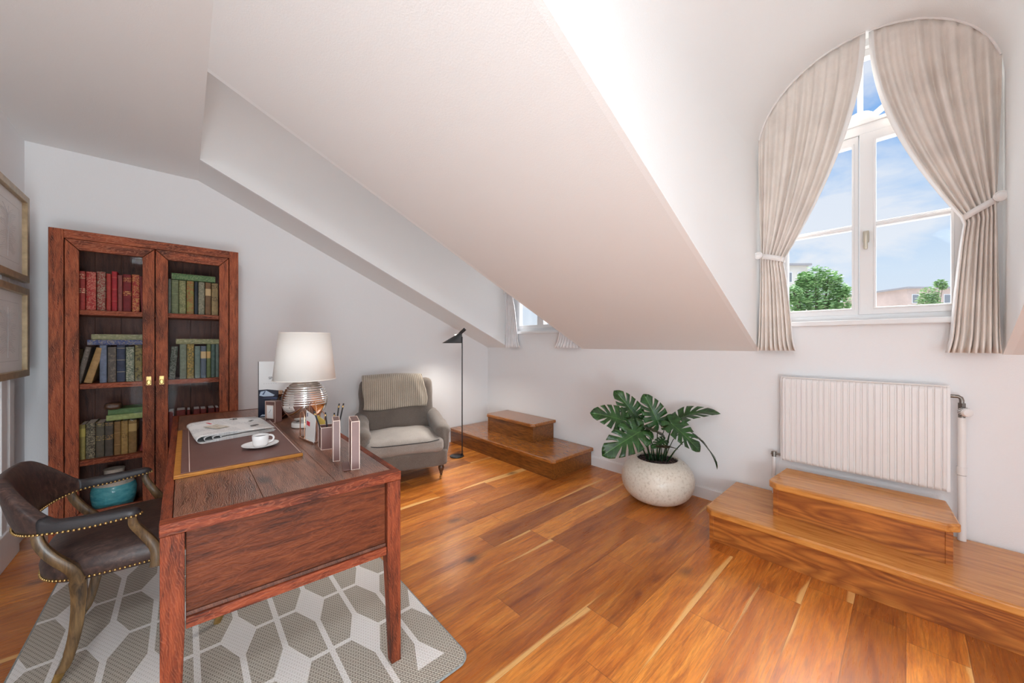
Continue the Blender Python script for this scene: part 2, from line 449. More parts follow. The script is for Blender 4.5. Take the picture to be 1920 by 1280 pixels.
def rug_mat():
    m, nt, b = newmat('woven_rug_pattern')
    tc = nt.n('ShaderNodeTexCoord'); x, y, z = nt.sep(tc.outputs['Object'])
    u = nt.math('SUBTRACT', x, .178); v = nt.math('SUBTRACT', y, 2.0)
    def pp(a, s): return nt.math('PINGPONG', a, s)
    def dia(a, c_):
        return nt.math('LESS_THAN', nt.math('ADD', nt.math('DIVIDE', pp(a, .14), .066), nt.math('DIVIDE', pp(c_, .355), .168)), 1.0)
    dA = dia(u, v); dB = dia(nt.math('ADD', u, .14), nt.math('ADD', v, .355))
    lu = nt.math('LESS_THAN', pp(u, .07), .0105); lv = nt.math('LESS_THAN', pp(v, .1775), .0105)
    w = nt.math('MAXIMUM', nt.math('MAXIMUM', dA, dB), nt.math('MAXIMUM', lu, lv))
    inside = nt.math('MULTIPLY', nt.math('GREATER_THAN', y, 1.305), nt.math('LESS_THAN', y, 3.22))
    w = nt.math('MULTIPLY', w, inside)
    # weave: small dark slits in offset rows
    br = nt.t.nodes.new('ShaderNodeTexBrick'); br.inputs['Scale'].default_value = 1.0
    br.inputs['Brick Width'].default_value = .019; br.inputs['Row Height'].default_value = .0085
    br.inputs['Mortar Size'].default_value = .0019; br.inputs['Mortar Smooth'].default_value = .6
    nt.l(nt.mapping(tc.outputs['Object'], (1, 1, 1), (0, 0, 0), (0, 0, .35)), br.inputs['Vector'])
    slit = br.outputs['Fac']
    taupe = nt.mix(slit, (.64, .60, .52), (.20, .17, .135))
    white = nt.mix(slit, (.95, .94, .92), (.74, .71, .67))
    c = nt.mix(w, taupe, white)
    # faint worn patches
    c = nt.mix(nt.math('MULTIPLY', nt.noise(tc.outputs['Object'], 3, 4), .14), c, (.35, .28, .22))
    nt.l(c, b.inputs['Base Color']); b.inputs['Roughness'].default_value = .95
    nt.l(nt.bump(nt.math('MULTIPLY', slit, -1.0), .6, .003), b.inputs['Normal'])
    return m
M['rug'] = rug_mat()
M['rugbind'] = plain('rug_binding', (.30, .32, .31), .9, bump=.6, bscale=180, var=.25, vscale=90)

def fabric(name, col, col2, stripes=0, sdir='X', bump=.5, rough=.95, fine=260):
    m, nt, b = newmat(name)
    tc = nt.n('ShaderNodeTexCoord'); v = tc.outputs['Object']
    f = nt.noise(v, fine, 2, .7); big = nt.noise(v, 5, 4, .6)
    c = nt.mix(nt.ramp(f, [(.35, 0.0), (.65, 1.0)]), col, col2)
    c = nt.mix(nt.math('MULTIPLY', nt.ramp(big, [(.4, 0.0), (.65, 1.0)]), .35), c, tuple(q * .7 for q in col))
    h = f
    if stripes:
        w = nt.t.nodes.new('ShaderNodeTexWave'); w.bands_direction = sdir; w.inputs['Scale'].default_value = stripes; w.inputs['Distortion'].default_value = .6
        w.inputs['Detail Scale'].default_value = 3
        nt.l(v, w.inputs['Vector'])
        c = nt.mix(nt.ramp(w.outputs[0], [(.1, .75), (.5, 0.0)]), c, tuple(q * .42 for q in col))
        h = nt.math('ADD', nt.math('MULTIPLY', f, .3), w.outputs[0])
    nt.l(c, b.inputs['Base Color']); b.inputs['Roughness'].default_value = rough
    b.inputs['Sheen Weight'].default_value = .25
    nt.l(nt.bump(h, bump, .003), b.inputs['Normal'])
    return m
M['arm'] = fabric('taupe_upholstery', (.125, .100, .082), (.20, .165, .140))
M['seatf'] = fabric('pale_taupe_cushion', (.27, .235, .205), (.38, .34, .305))
M['throw'] = fabric('ribbed_throw', (.44, .37, .29), (.55, .48, .39), 16.0, 'X')
M['piping'] = plain('dark_piping', (.035, .03, .03), .8)
M['curtain'] = fabric('cream_curtain', (.82, .755, .70), (.88, .83, .78), 0, 'X', .1, .9, 500)
_c = M['curtain'].node_tree.nodes
for n_ in _c:
    if n_.type == 'BSDF_PRINCIPLED':
        n_.inputs['Subsurface Weight'].default_value = 0.0
M['curtainw'] = fabric('white_curtain', (.84, .83, .84), (.90, .90, .92), 0, 'X', .1, .9, 500)
M['lining'] = plain('white_lining', (.86, .85, .84), .9)
M['tie'] = plain('white_tieback', (.84, .82, .81), .6)

def leather():
    m, nt, b = newmat('worn_brown_leather')
    tc = nt.n('ShaderNodeTexCoord'); v = tc.outputs['Object']
    f = nt.noise(nt.mapping(v, (4, 12, 5), (0, 0, 0), (.3, .5, .8)), 6, 7, .7, .8)
    c = nt.ramp(f, [(.30, (.012, .008, .009)), (.55, (.060, .032, .026)), (.78, (.16, .085, .060))])
    nt.l(c, b.inputs['Base Color']); b.inputs['Roughness'].default_value = .42
    b.inputs['Specular IOR Level'].default_value = .45
    nt.l(nt.bump(nt.noise(v, 180, 4, .6), .18, .002), b.inputs['Normal'])
    return m
M['leather'] = leather()
M['leatherdark'] = plain('dark_grey_leather', (.030, .028, .031), .40, bump=.2, bscale=200)
M['mauve'] = plain('mauve_leather', (.165, .078, .066), .42, bump=.15, bscale=250, var=.10, vscale=9)
M['cream'] = plain('cream_stitching', (.78, .62, .54), .6)
M['porcelain'] = plain('white_porcelain', (.86, .86, .86), .12)
M['paper'] = plain('white_paper', (.80, .80, .79), .8)
M['coffee'] = plain('coffee_surface', (.02, .012, .008), .1)
M['ink'] = plain('black_ink', (.02, .02, .022), .7)
M['red'] = plain('red_print', (.62, .03, .06), .6)

def speckle(name, a, b2, sc, rough):
    m, nt, b = newmat(name)
    tc = nt.n('ShaderNodeTexCoord'); v = tc.outputs['Object']
    f = nt.noise(v, sc, 3, .7); c = nt.mix(nt.ramp(f, [(.50, 0.0), (.72, 1.0)]), a, b2)
    nt.l(c, b.inputs['Base Color']); b.inputs['Roughness'].default_value = rough
    nt.l(nt.bump(f, .15, .002), b.inputs['Normal']); return m
M['pot'] = speckle('speckled_stoneware', (.70, .64, .55), (.50, .42, .33), 55, .28)
M['soil'] = speckle('dark_soil', (.045, .028, .026), (.20, .13, .12), 90, .95)

def leafmat(name, a, bcol, lightcol):
    m, nt, b = newmat(name)
    uv = nt.n('ShaderNodeUVMap'); x, y, z = nt.sep(uv.outputs[0])
    tc = nt.n('ShaderNodeTexCoord')
    f = nt.noise(tc.outputs['Object'], 14, 4)
    c = nt.mix(nt.ramp(f, [(.35, 0.0), (.65, 1.0)]), a, bcol)
    ay = nt.math('ABSOLUTE', y)
    mid = nt.math('LESS_THAN', ay, .012)
    vn = nt.math('PINGPONG', nt.math('SUBTRACT', x, nt.math('MULTIPLY', ay, .55)), .085)
    veins = nt.math('MAXIMUM', mid, nt.math('MULTIPLY', nt.math('LESS_THAN', vn, .006), .6))
    c = nt.mix(nt.math('MULTIPLY', veins, .7), c, lightcol)
    nt.l(c, b.inputs['Base Color']); b.inputs['Roughness'].default_value = .33
    return m
M['leaf'] = leafmat('green_monstera_leaf', (.007, .034, .007), (.022, .085, .016), (.10, .22, .055))
M['leafdark'] = leafmat('dark_leaf_underside', (.022, .018, .012), (.05, .045, .022), (.12, .14, .06))
M['stem'] = plain('green_stem', (.010, .04, .010), .4, var=.3, vscale=12)

def book_mat(name, col, motif=None, kind=0, seed=0):
    """cloth spine; kind 1 title bands, 2 floral motif, 3 speckle, 4 label, 5 lettering"""
    m, nt, b = newmat(name)
    tc = nt.n('ShaderNodeTexCoord'); v = tc.outputs['Object']; x, y, z = nt.sep(v)
    vm = nt.mapping(v, (1, 1, 1), (seed * 1.7, 0, seed * .9))
    c = nt.mix(nt.ramp(nt.noise(vm, 40, 4, .7), [(.3, 0.0), (.7, 1.0)]), tuple(q * .72 for q in col), tuple(min(1, q * 1.2) for q in col))
    if motif and kind == 1:
        a = nt.math('LESS_THAN', nt.math('PINGPONG', nt.math('ADD', z, .012), .042), .0022)
        c = nt.mix(nt.math('MULTIPLY', a, .8), c, motif)
    if motif and kind == 2:
        f = nt.noise(nt.mapping(vm, (1, .2, 1)), 48, 2, .5, 2.2)
        a = nt.ramp(f, [(.50, 0.0), (.53, 1.0), (.60, 1.0), (.63, 0.0)])
        c = nt.mix(nt.math('MULTIPLY', a, .75), c, motif)
    if motif and kind == 3:
        f = nt.noise(vm, 70, 2, .5)
        c = nt.mix(nt.math('MULTIPLY', nt.ramp(f, [(.55, 0.0), (.6, 1.0)]), .8), c, motif)
    if motif and kind == 4:
        a = nt.math('MULTIPLY', nt.math('GREATER_THAN', z, .155), nt.math('LESS_THAN', z, .21))
        c = nt.mix(nt.math('MULTIPLY', a, .85), c, motif)
    if motif and kind == 5:
        f = nt.noise(nt.mapping(vm, (1.6, .2, 1)), 120, 1, .5)
        rows = nt.math('LESS_THAN', nt.math('PINGPONG', z, .006), .0032)
        zone = nt.math('MAXIMUM', nt.math('MULTIPLY', nt.math('GREATER_THAN', z, .215), nt.math('LESS_THAN', z, .25)), nt.math('MULTIPLY', nt.math('GREATER_THAN', z, .115), nt.math('LESS_THAN', z, .15)))
        a = nt.math('MULTIPLY', nt.math('MULTIPLY', nt.math('GREATER_THAN', f, .48), rows), zone)
        c = nt.mix(nt.math('MULTIPLY', a, .9), c, motif)
    nt.l(c, b.inputs['Base Color']); b.inputs['Roughness'].default_value = .65
    return m

# ================================================================== SETTING
mb = MB(); mb.box(UC - .1, UB + .2, VD - .6, VA + .1, -.12, 0)
struct('floor', mb, M['floor'])
mb = MB(); mb.box(UC - .1, UB + .2, VA, VA + .12, 0, 2.9)
struct('wall_back', mb, M['wall'])
mb = MB(); mb.box(UC - .12, UC, VD, VA + .12, 0, 2.9)
struct('wall_left', mb, M['wall'])

def arch(c, hw, z0, zs, n=28):
    """outline (v, z) of an arched opening, hw half width"""
    return [(c - hw, z0), (c + hw, z0)] + [(c + hw * math.cos(PI * k / n), zs + hw * math.sin(PI * k / n)) for k in range(n + 1)]
W1C, W2C, WHW, WZS, WSILL = .205, 3.08, .50, 2.705, 1.445
D1 = (-.35, .753); D2 = (2.409, 3.604)
outline = [(VD, 0), (VA, 0), (VA, 1.33), (3.70, 1.33), (3.70, 3.42), (2.31, 3.42), (2.31, 1.33), (.85, 1.33), (.85, 3.42), (-.45, 3.42), (-.45, 1.33), (VD, 1.33)]
mb = MB(); mb.poly(outline, lambda a, b, t: (t, a, b), UB, UB + .16, holes=[arch(W1C, WHW, WSILL, WZS), arch(W2C, WHW - .02, WSILL, WZS)])
struct('wall_right', mb, M['wall'])

# flat ceiling + the slope between the dormers
mb = MB(); mb.box(UC - .1, UK, VD, VA + .1, ZC, ZC + .12)
for a, b_ in ((VD, D1[0] - .03), (D1[1] + .03, D2[0] - .03), (D2[1] + .03, VA)):
    mb.hexa([(UK, a, ZC), (UB, a, ZK), (UB, b_, ZK), (UK, b_, ZC), (UK, a, ZC + .12), (UB + .1, a, ZK + .09), (UB + .1, b_, ZK + .09), (UK, b_, ZC + .12)])
struct('ceiling', mb, M['ceil'])

CT = .03
def dormer(name, v0, v1):
    c = (v0 + v1) / 2; hw = (v1 - v0) / 2; zs = 2.69; rz = .56; T = .09
    mb = MB()
    # the vault with its upper cheeks
    n = 32
    inner = [(v0, zs)] + [(c - hw * math.cos(PI * k / n), zs + rz * math.sin(PI * k / n)) for k in range(1, n)] + [(v1, zs)]
    outer = [(v1 + T, zs)] + [(c + (hw + T) * math.cos(PI * k / n), zs + (rz + T) * math.sin(PI * k / n)) for k in range(1, n)] + [(v0 - T, zs)]
    mb.poly(inner + outer, lambda a, b, t: (t, a, b), UK - .04, UB + .05)
    for s0, s1 in ((v0 - CT, v0), (v1, v1 + CT)):
        mb.poly([(UK, ZC), (UB, ZK), (UB, zs), (UK, zs)], lambda a, b, t: (a, t, b), s0, s1)
    # end wall above the flat ceiling
    mb.box(UK - .10, UK, v0 - T, v1 + T, ZC + .121, 3.42)
    mb.box(UK - .0005, UK + .0005, v0, v1, ZC + .0005, ZC + .125)
    o = struct(name, mb, M['dormer'], smooth=True)
    return o
dormer('wall_dormer_right', *D1)
dormer('wall_dormer_far', *D2)

# baseboards
def bboard(name, pts, dirn):
    mb = MB()
    (x0, y0), (x1, y1) = pts
    nx, ny = dirn; t = .014; h = .098
    prof = [(0, 0), (t, 0), (t, h - .012), (t - .005, h - .003), (t - .005, h), (0, h)]
    ring = lambda x, y: [Vector((x + nx * a, y + ny * a, b)) for a, b in prof]
    mb.loft([ring(x0, y0), ring(x1, y1)])
    return struct(name, mb, M['trimw'])
bboard('baseboard_right', ((UB, VD), (UB, VA)), (-1, 0))
bboard('baseboard_back', ((UC, VA), (UB, VA)), (0, -1))
bboard('baseboard_left', ((UC, 2.2), (UC, VA)), (1, 0))
# fluted casing on the left wall, behind the pictures
mb = MB()
for y0, y1, t in ((3.30, 3.42, .03), (3.42, 3.50, .018), (3.50, 3.58, .036), (3.58, 3.66, .020), (3.66, 3.74, .030)):
    mb.box(UC, UC + t, y0, y1, 0.0, 2.02)
mb.box(UC, UC + .045, 3.28, 3.76, 0, .20)
struct('trim_1', mb, M['trimw'], bevel=.004)

# ------------------------------------------------------------------ windows
def window(num, c, hw):
    U0, U1 = UB + .035, UB + .095
    z0 = WSILL; zs = WZS; fr = .045
    oo = arch(c, hw, z0, zs); ii = arch(c, hw - fr, z0 + fr, zs)
    root = MB().poly(oo, lambda a, b, t: (t, a, b), U0, U1, holes=[ii]).build('window_%d' % num, M['window'], origin=(U0, c, z0), bevel=.004)
    root['kind'] = 'structure'
    # transom
    zt0, zt1 = 2.655, 2.745
    mb = MB().box(U0 - .012, U1 - .005, c - hw + .01, c + hw - .01, zt0, zt1).box(U0 - .022, U0, c - hw + .02, c + hw - .02, zt1 - .03, zt1 - .006)
    mb.build('transom', M['window'], root, bevel=.004)
    # fan light: three bars and a hub
    mb = MB()
    for ang in (90, 38, 142):
        a = R(ang); L = hw - .05
        dx, dz = math.cos(a), math.sin(a); p = .013
        b0, b1 = (c + dx * .03, zt1 + dz * .0), (c + dx * L, zs + dz * L)
        mb.hexa([(U0 + .005, b0[0] + dz * p, b0[1] - dx * p), (U0 + .005, b1[0] + dz * p, b1[1] - dx * p), (U0 + .005, b1[0] - dz * p, b1[1] + dx * p), (U0 + .005, b0[0] - dz * p, b0[1] + dx * p),
                 (U1 - .01, b0[0] + dz * p, b0[1] - dx * p), (U1 - .01, b1[0] + dz * p, b1[1] - dx * p), (U1 - .01, b1[0] - dz * p, b1[1] + dx * p), (U1 - .01, b0[0] - dz * p, b0[1] + dx * p)])
    mb.poly([(c - .075, zt1 - .004), (c + .075, zt1 - .004)] + [(c + .075 * math.cos(R(a)), zt1 + .062 * math.sin(R(a))) for a in range(0, 181, 20)], lambda a, b, t: (t, a, b), U0 - .012, U1 - .01)
    mb.build('fan_bars', M['window'], root, bevel=.003)
    mb = MB().poly(arch(c, hw - fr - .001, zt1, zs), lambda a, b, t: (t, a, b), U0 + .03, U0 + .034)
    mb.build('fan_pane', M['glass'], root)
    # two sashes; the right one covers the meeting joint
    zb0, zb1 = z0 + fr - .005, zt0
    for k, (a0, a1, g0, g1) in enumerate(((c + .006, c + hw - fr, c + .038, c + hw - fr - .075), (c - hw + fr, c + .002, c - hw + fr + .075, c - .075))):
        z_g0, z_g1 = 1.53, 2.598
        f = U0 - (.006 if k == 0 else .016)
        rect = [(a0, zb0), (a1, zb0), (a1, zb1), (a0, zb1)]; hole = [(g0, z_g0), (g1, z_g0), (g1, z_g1), (g0, z_g1)]
        s = MB().poly(rect, lambda a, b, t: (t, a, b), f, U1 - .012, holes=[hole]).build('sash', M['window'], root, bevel=.005)
        # raised bead around the glass
        b2 = .012
        MB().poly([(g0 - b2, z_g0 - b2), (g1 + b2, z_g0 - b2), (g1 + b2, z_g1 + b2), (g0 - b2, z_g1 + b2)], lambda a, b, t: (t, a, b), f - .006, f + .002, holes=[hole]).build('bead', M['window'], s, bevel=.003)
        MB().box(f + .006, U1 - .02, g0 - .001, g1 + .001, 2.062 - .016, 2.062 + .016).box(f - .002, f + .008, g0 - .001, g1 + .001, 2.062 - .006, 2.062 + .006).build('glazing_bar', M['window'], s, bevel=.003)
        MB().box(f + .03, f + .034, g0 - .003, g1 + .003, z_g0 - .003, z_g1 + .003).build('pane', M['glass'], s)
        if k == 1:
            hm = MB()
            yh = c - .030
            hm.rbox((f - .006, yh, 1.985), (.012, .030, .075), .005, 6)
            hm.tube([(f - .01, yh, 2.0), (f - .045, yh, 2.0)], .009, 12)
            hm.rbox((f - .045, yh, 1.955), (.014, .021, .115), .006, 6)
            hm.build('handle', M['handle'], s, smooth=True)
    # sill board
    MB().box(UB - .035, U0 + .03, c - hw - .035, c + hw + .035, z0 - .028, z0 + .006).build('window_sill', M['window'], root, bevel=.006)
    # reveal lining: rebate behind the wall face
    return root
M['handle'] = plain('satin_champagne_metal', (.50, .46, .38), .35, .6)
window(1, W1C, WHW)
window(2, W2C, WHW - .02)

# ================================================================== CURTAINS
def curtain(label, vo, vi_top, v_tie0, v_tie1, z_tie, vb0, vb1, topz, u0, mat, nf, seed, knob_v, knob_z, group):
    """vo outer top edge, vi_top inner top edge, v_tie0 outer / v_tie1 inner at tieback, vb0/vb1 hem; topz(v)->z"""
    rnd = random.Random(seed)
    ph = [rnd.uniform(-.35, .35) for _ in range(nf * 2 + 3)]
    zh = 1.247
    root = thing('curtain', label, 'curtain', (u0, (vb0 + vb1) / 2, zh), 0, group)
    NS, NT_ = nf * 14, 46
    vs = []; fs = []
    for j in range(NT_ + 1):
        t = j / NT_
        for i in range(NS + 1):
            s = i / NS
            vt = vo + (vi_top - vo) * s; zt = topz(vt) - .004
            kt = v_tie0 + (v_tie1 - v_tie0) * (s ** 1.15)
            kb = vb0 + (vb1 - vb0) * s
            if t < .60:
                q = t / .60; e = q ** (1.75 + .25 * s) ; e = e * .88 + .12 * q * q * (3 - 2 * q)
                v = vt + (kt - vt) * e
                ztie = z_tie - .02 + .035 * (1 - s)
                z = zt + (ztie - zt) * q
                amp = .024 * (1 - .45 * q ** 2) * (.16 + .84 * min(1, q * 4))
            else:
                q = (t - .60) / .40; e = q ** .75
                flare = max(0, q - .86) / .14
                v = kt + (kb - kt) * (e * .82 + .18 * flare ** 1.5)
                ztie = z_tie - .02 + .035 * (1 - s)
                z = ztie + (zh - ztie) * q
                amp = .0115 + .012 * q + .010 * flare
            fi = s * nf; k = int(min(fi, nf - 1)); 
            warp = ph[k] * (1 - (fi - k)) + ph[k + 1] * (fi - k)
            w = math.sin(2 * PI * (fi + warp * .6 + .08 * math.sin(5 * t + seed)))
            w = math.copysign(abs(w) ** .75, w)
            amp2 = amp * (.65 + .5 * abs(math.sin(k * 2.3 + seed)))
            w2 = .25 * math.sin(2 * PI * (fi * 2.3 + seed)) * max(0, 1 - 2.2 * t)
            u = u0 + amp2 * (w + w2) - (.010 * math.exp(-((t - .6) / .05) ** 2))
            vs.append((u, v, z))
    for j in range(NT_):
        for i in range(NS):
            a = j * (NS + 1) + i; fs.append((a, a + 1, a + NS + 2, a + NS + 1))
    dm = MB().add(vs, fs)
    for k_ in range(len(fs)):
        if (k_ % NS) >= NS - 5: dm.m[k_] = 1
    cl = dm.build('drape', [mat, M['lining']], root, smooth='all', thick=.003, recalc=False)
    # header tape hugging the arch
    pts = []
    for i in range(25):
        v = vo + (vi_top - vo) * i / 24
        pts.append((u0 - .004, v, topz(v) + .001))
    MB().tube(pts, .0075, 8).build('header_rod', M['tie'], root, smooth=True)
    # tieback band around the gathered cloth and its round knob on the wall
    lo, hi = min(v_tie0, v_tie1), max(v_tie0, v_tie1)
    sgn = 1 if v_tie0 > v_tie1 else -1
    mbn = MB(); ring = []
    for k in range(33):
        a = 2 * PI * k / 32
        ring.append(((lo + hi) / 2 + ((hi - lo) / 2 + .006) * math.cos(a), u0 + .031 * math.sin(a)))
    rings = []
    for v, u in ring:
        s = (v - v_tie1) / (v_tie0 - v_tie1)
        zc_ = z_tie + (knob_z - z_tie) * max(0, min(1, (v - v_tie1) / (knob_v - v_tie1)))
        rings.append([Vector((u, v, zc_ - .019)), Vector((u, v, zc_ + .019))])
    mbn.loft(rings, closed=False, caps=False)
    rs = []
    for k in range(9):
        q = k / 8; v = v_tie0 + (knob_v - v_tie0) * q; s = (v - v_tie1) / (knob_v - v_tie1)
        zc_ = z_tie + (knob_z - z_tie) * s
        rs.append([Vector((u0 - .030 - .004 * q, v, zc_ - .019 + .003 * q)), Vector((u0 - .030 - .004 * q, v, zc_ + .019 - .003 * q))])
    mbn.loft(rs, closed=False, caps=False)
    tb = mbn.build('tieback', M['tie'], root, smooth='all', thick=.004, recalc=False)
    kv = knob_v
    MB().lathe([(.002, -.006), (.024, -.006), (.027, -.002), (.027, .004), (.022, .008), (.019, .0065), (.016, .008), (.010, .010), (.002, .0105)], (u0 - .040, kv, knob_z), 28, axis=(-1, 0, 0)).lathe([(.008, 0), (.008, .058)], (u0 + .018, kv, knob_z), 12, axis=(-1, 0, 0)).build('knob', M['porcelain'], tb, smooth=True)
    return root
def topz1(v):
    q = max(0, 1 - ((v - .2015) / .5515) ** 2); return 2.69 + .555 * math.sqrt(q)
def topz2(v):
    q = max(0, 1 - ((v - 3.0065) / .5975) ** 2); return 2.69 + .555 * math.sqrt(q)
UCU = 3.140
curtain('beige gathered curtain on the left of the big arched window, tied with a white band', .742, .172, .722, .590, 1.895, .742, .515, topz1, UCU, M['curtain'], 8, 1, .735, 1.944, 'curtains of the big arched window')
curtain('beige gathered curtain on the right of the big arched window, wider and tied higher', -.338, .158, -.322, -.215, 1.985, -.338, -.150, topz1, UCU, M['curtain'], 8, 5, -.332, 2.06, 'curtains of the big arched window')
curtain('white curtain at the far dormer window, fully visible beside its left cheek', 3.592, 3.02, 3.575, 3.46, 1.93, 3.592, 3.315, topz2, UCU, M['curtainw'], 7, 8, 3.585, 1.97, 'curtains of the far dormer')
curtain('white curtain at the far dormer window, only its hem showing under the sloped ceiling', 2.421, 2.99, 2.44, 2.55, 1.93, 2.421, 2.735, topz2, UCU, M['curtainw'], 7, 12, 2.43, 1.97, 'curtains of the far dormer')

# ================================================================== PLATFORM STEPS
def chamfer_rect(u0, u1, v0, v1, cf, back=False):
    """front is u0; chamfered front corners"""
    pts = [(u0 + cf, v0), (u0, v0 + cf), (u0, v1 - cf), (u0 + cf, v1)]
    if back: return [(u1, v0 + .012)] + pts + [(u1, v1 - .012)]
    return [(u1, v0)] + pts + [(u1, v1)]
def platform(name, label, cat, lower, upper, zl, zu, tt, mt, mr, cf, gap=0):
    lu, lv0, lv1, lc0, lc1 = lower; uu, uv0, uv1, ub = upper
    root = thing(name, label, cat, ((lu + UB) / 2, (lv0 + lv1) / 2, 0))
    def tread(nm, u0, u1, v0, v1, z1, c0=True, c1=True, back=False):
        a0 = cf if c0 else 0; a1 = cf if c1 else 0
        pts = [(u1, v0 + (.03 if back else 0)), (u0 + a0, v0), (u0, v0 + a0), (u0, v1 - a1), (u0 + a1, v1), (u1, v1 - (.03 if back else 0))]
        out = []
        for p in pts:
            if not out or (Vector(p) - Vector(out[-1])).length > 1e-4: out.append(p)
        MB().poly(out, lambda a, b, t: (a, b, t), z1 - tt, z1).build(nm, mt, root, bevel=.009, seg=3)
    tread('lower_tread', lu, UB - .016, lv0, lv1, zl, lc0, lc1)
    tread('upper_tread', uu, ub, uv0, uv1, zu, True, uv1 < 3.7 or True, gap > 0)
    i = .030
    mb = MB(); mb.box(lu + i, UB - .016, lv0 + (i if lc0 else 0), lv1 - (i if lc1 else 0), 0, zl - tt)
    mb.build('lower_riser', mr, root, bevel=.002)
    mb = MB(); mb.box(uu + i, ub - .01, uv0 + i, uv1 - i, zl, zu - tt)
    mb.build('upper_riser', mr, root, bevel=.002)
    # corner posts of the risers
    for nm, u, vv, z0, z1 in (('corner_post', lu + i, (lv0 + i, lv1 - i), 0, zl - tt), ('corner_post', uu + i, (uv0 + i, uv1 - i), zl, zu - tt)):
        for k, v in enumerate(vv):
            if nm == 'corner_post' and z0 == 0 and ((k == 0 and not lc0) or (k == 1 and not lc1)): continue
            s = 1 if k == 0 else -1
            MB().box(u - .004, u + .02, min(v - s * .004, v + s * .022), max(v - s * .004, v + s * .022), z0, z1).build(nm, mr, root, bevel=.002)
    return root
platform('platform_steps', 'orange pine two-tier step platform below the radiator', 'steps', (2.533, -.49, .91, True, True), (2.728, -.182, .600, 3.135), .213, .421, .042, M['tread'], M['riser'], .045, 1)
platform('platform_steps', 'glossy darker wooden two-tier step platform in the far corner', 'steps', (2.551, 2.248, VA - .016, True, False), (2.822, 2.785, 3.643, UB - .002), .192, .403, .036, M['treadb'], M['riserb'], .040, 0)

# ================================================================== RADIATOR
root = thing('radiator', 'white ribbed panel radiator on the wall above the pine steps', 'radiator', (3.16, .222, .466))
RV0, RV1, RZ0, RZ1 = -.168, .612, .466, 1.056
mb = MB()
NR = 26; vs = []
prof = []
def ru(v):
    t = (v - RV0) / (RV1 - RV0) * NR; f = t - math.floor(t)
    if v <= RV0 + .012 or v >= RV1 - .012: return 3.152
    return 3.133 + (.0085 if f < .16 or f > .90 else 0.0)
nv = NR * 10
rows = [(RZ0, 1), (RZ0 + .012, .3), (RZ0 + .022, .15), (RZ0 + .035, 0), (RZ1 - .035, 0), (RZ1 - .022, .15), (RZ1 - .012, .3), (RZ1, 1)]
for z, e in rows:
    for i in range(nv + 1):
        v = RV0 + (RV1 - RV0) * i / nv
        vs.append((ru(v) * (1 - e) + 3.150 * e if e < 1 else 3.152, v, z))
fs = []
for j in range(len(rows) - 1):
    for i in range(nv):
        a = j * (nv + 1) + i; fs.append((a, a + 1, a + nv + 2, a + nv + 1))
mb.add(vs, fs)
mb.box(3.1545, 3.172, RV0, RV1, RZ0, RZ1)
mb.build('ribbed_panel', M['radiator'], root, smooth=True, recalc=True)
MB().box(3.138, 3.175, RV0 + .004, RV1 - .004, RZ1, RZ1 + .006).build('top_edge', M['radiator'], root, bevel=.002)
for v in (RV0 + .12, RV1 - .12): MB().box(3.172, UB - .002, v - .02, v + .02, RZ0 + .08, RZ1 - .08).build('wall_bracket', M['radiator'], root)
px = (3.155, -.208)
MB().tube([(3.158, RV0, 1.005), (3.158, -.195, 1.005), (3.157, -.205, .998), (3.155, -.208, .985), (3.155, -.208, .955)], .0095, 12).tube([(3.155, -.208, .970), (3.155, -.208, .942)], .0155, 6).build('elbow_pipe', M['steel'], root, smooth=True)
MB().tube([(3.155, -.208, .945), (3.155, -.208, .888)], .013, 12).build('valve_body', M['steel'], root, smooth=True)
mb = MB().lathe([(.004, 0), (.020, 0), (.023, .006), (.024, .03), (.020, .042), (.010, .045), (.003, .045)], (3.150, -.208, .925), 24, axis=(-.85, -.5, -.05))
vk = mb.build('thermostat_knob', M['pipe'], root, smooth=True)
mb = MB()
ax = Vector((-.85, -.5, -.05)).normalized(); q = Vector((0, 0, 1)).rotation_difference(ax)
for k in range(16):
    a = 2 * PI * k / 16; p = Vector((3.150, -.208, .925)) + q @ Vector((.0238 * math.cos(a), .0238 * math.sin(a), .018))
    e = q @ Vector((0, 0, .010)); mb.tube([p - e, p + e], .0014, 5)
mb.build('grip_slots', M['ink'], vk)
MB().tube([(3.155, -.208, .890), (3.155, -.208, .214)], .0165, 16).build('supply_pipe', M['pipe'], root, smooth=True)
MB().tube([(3.155, -.208, .62), (3.155, -.208, .575)], .0195, 16).tube([(3.155, -.208, .575), (3.155, -.208, .572)], .0172, 16, mi=1).build('pipe_collar', [M['pipe'], M['steel']], root, smooth=True)
MB().tube([(3.160, RV1, .500), (3.160, .648, .500)], .008, 10).tube([(3.155, .652, .515), (3.155, .652, .478)], .014, 8).tube([(3.155, .640, .500), (3.155, .668, .500)], .011, 8).build('return_valve', M['steel'], root, smooth=True)
MB().tube([(3.155, .652, .482), (3.155, .652, .214)], .0115, 12).build('return_pipe', M['pipe'], root, smooth=True)

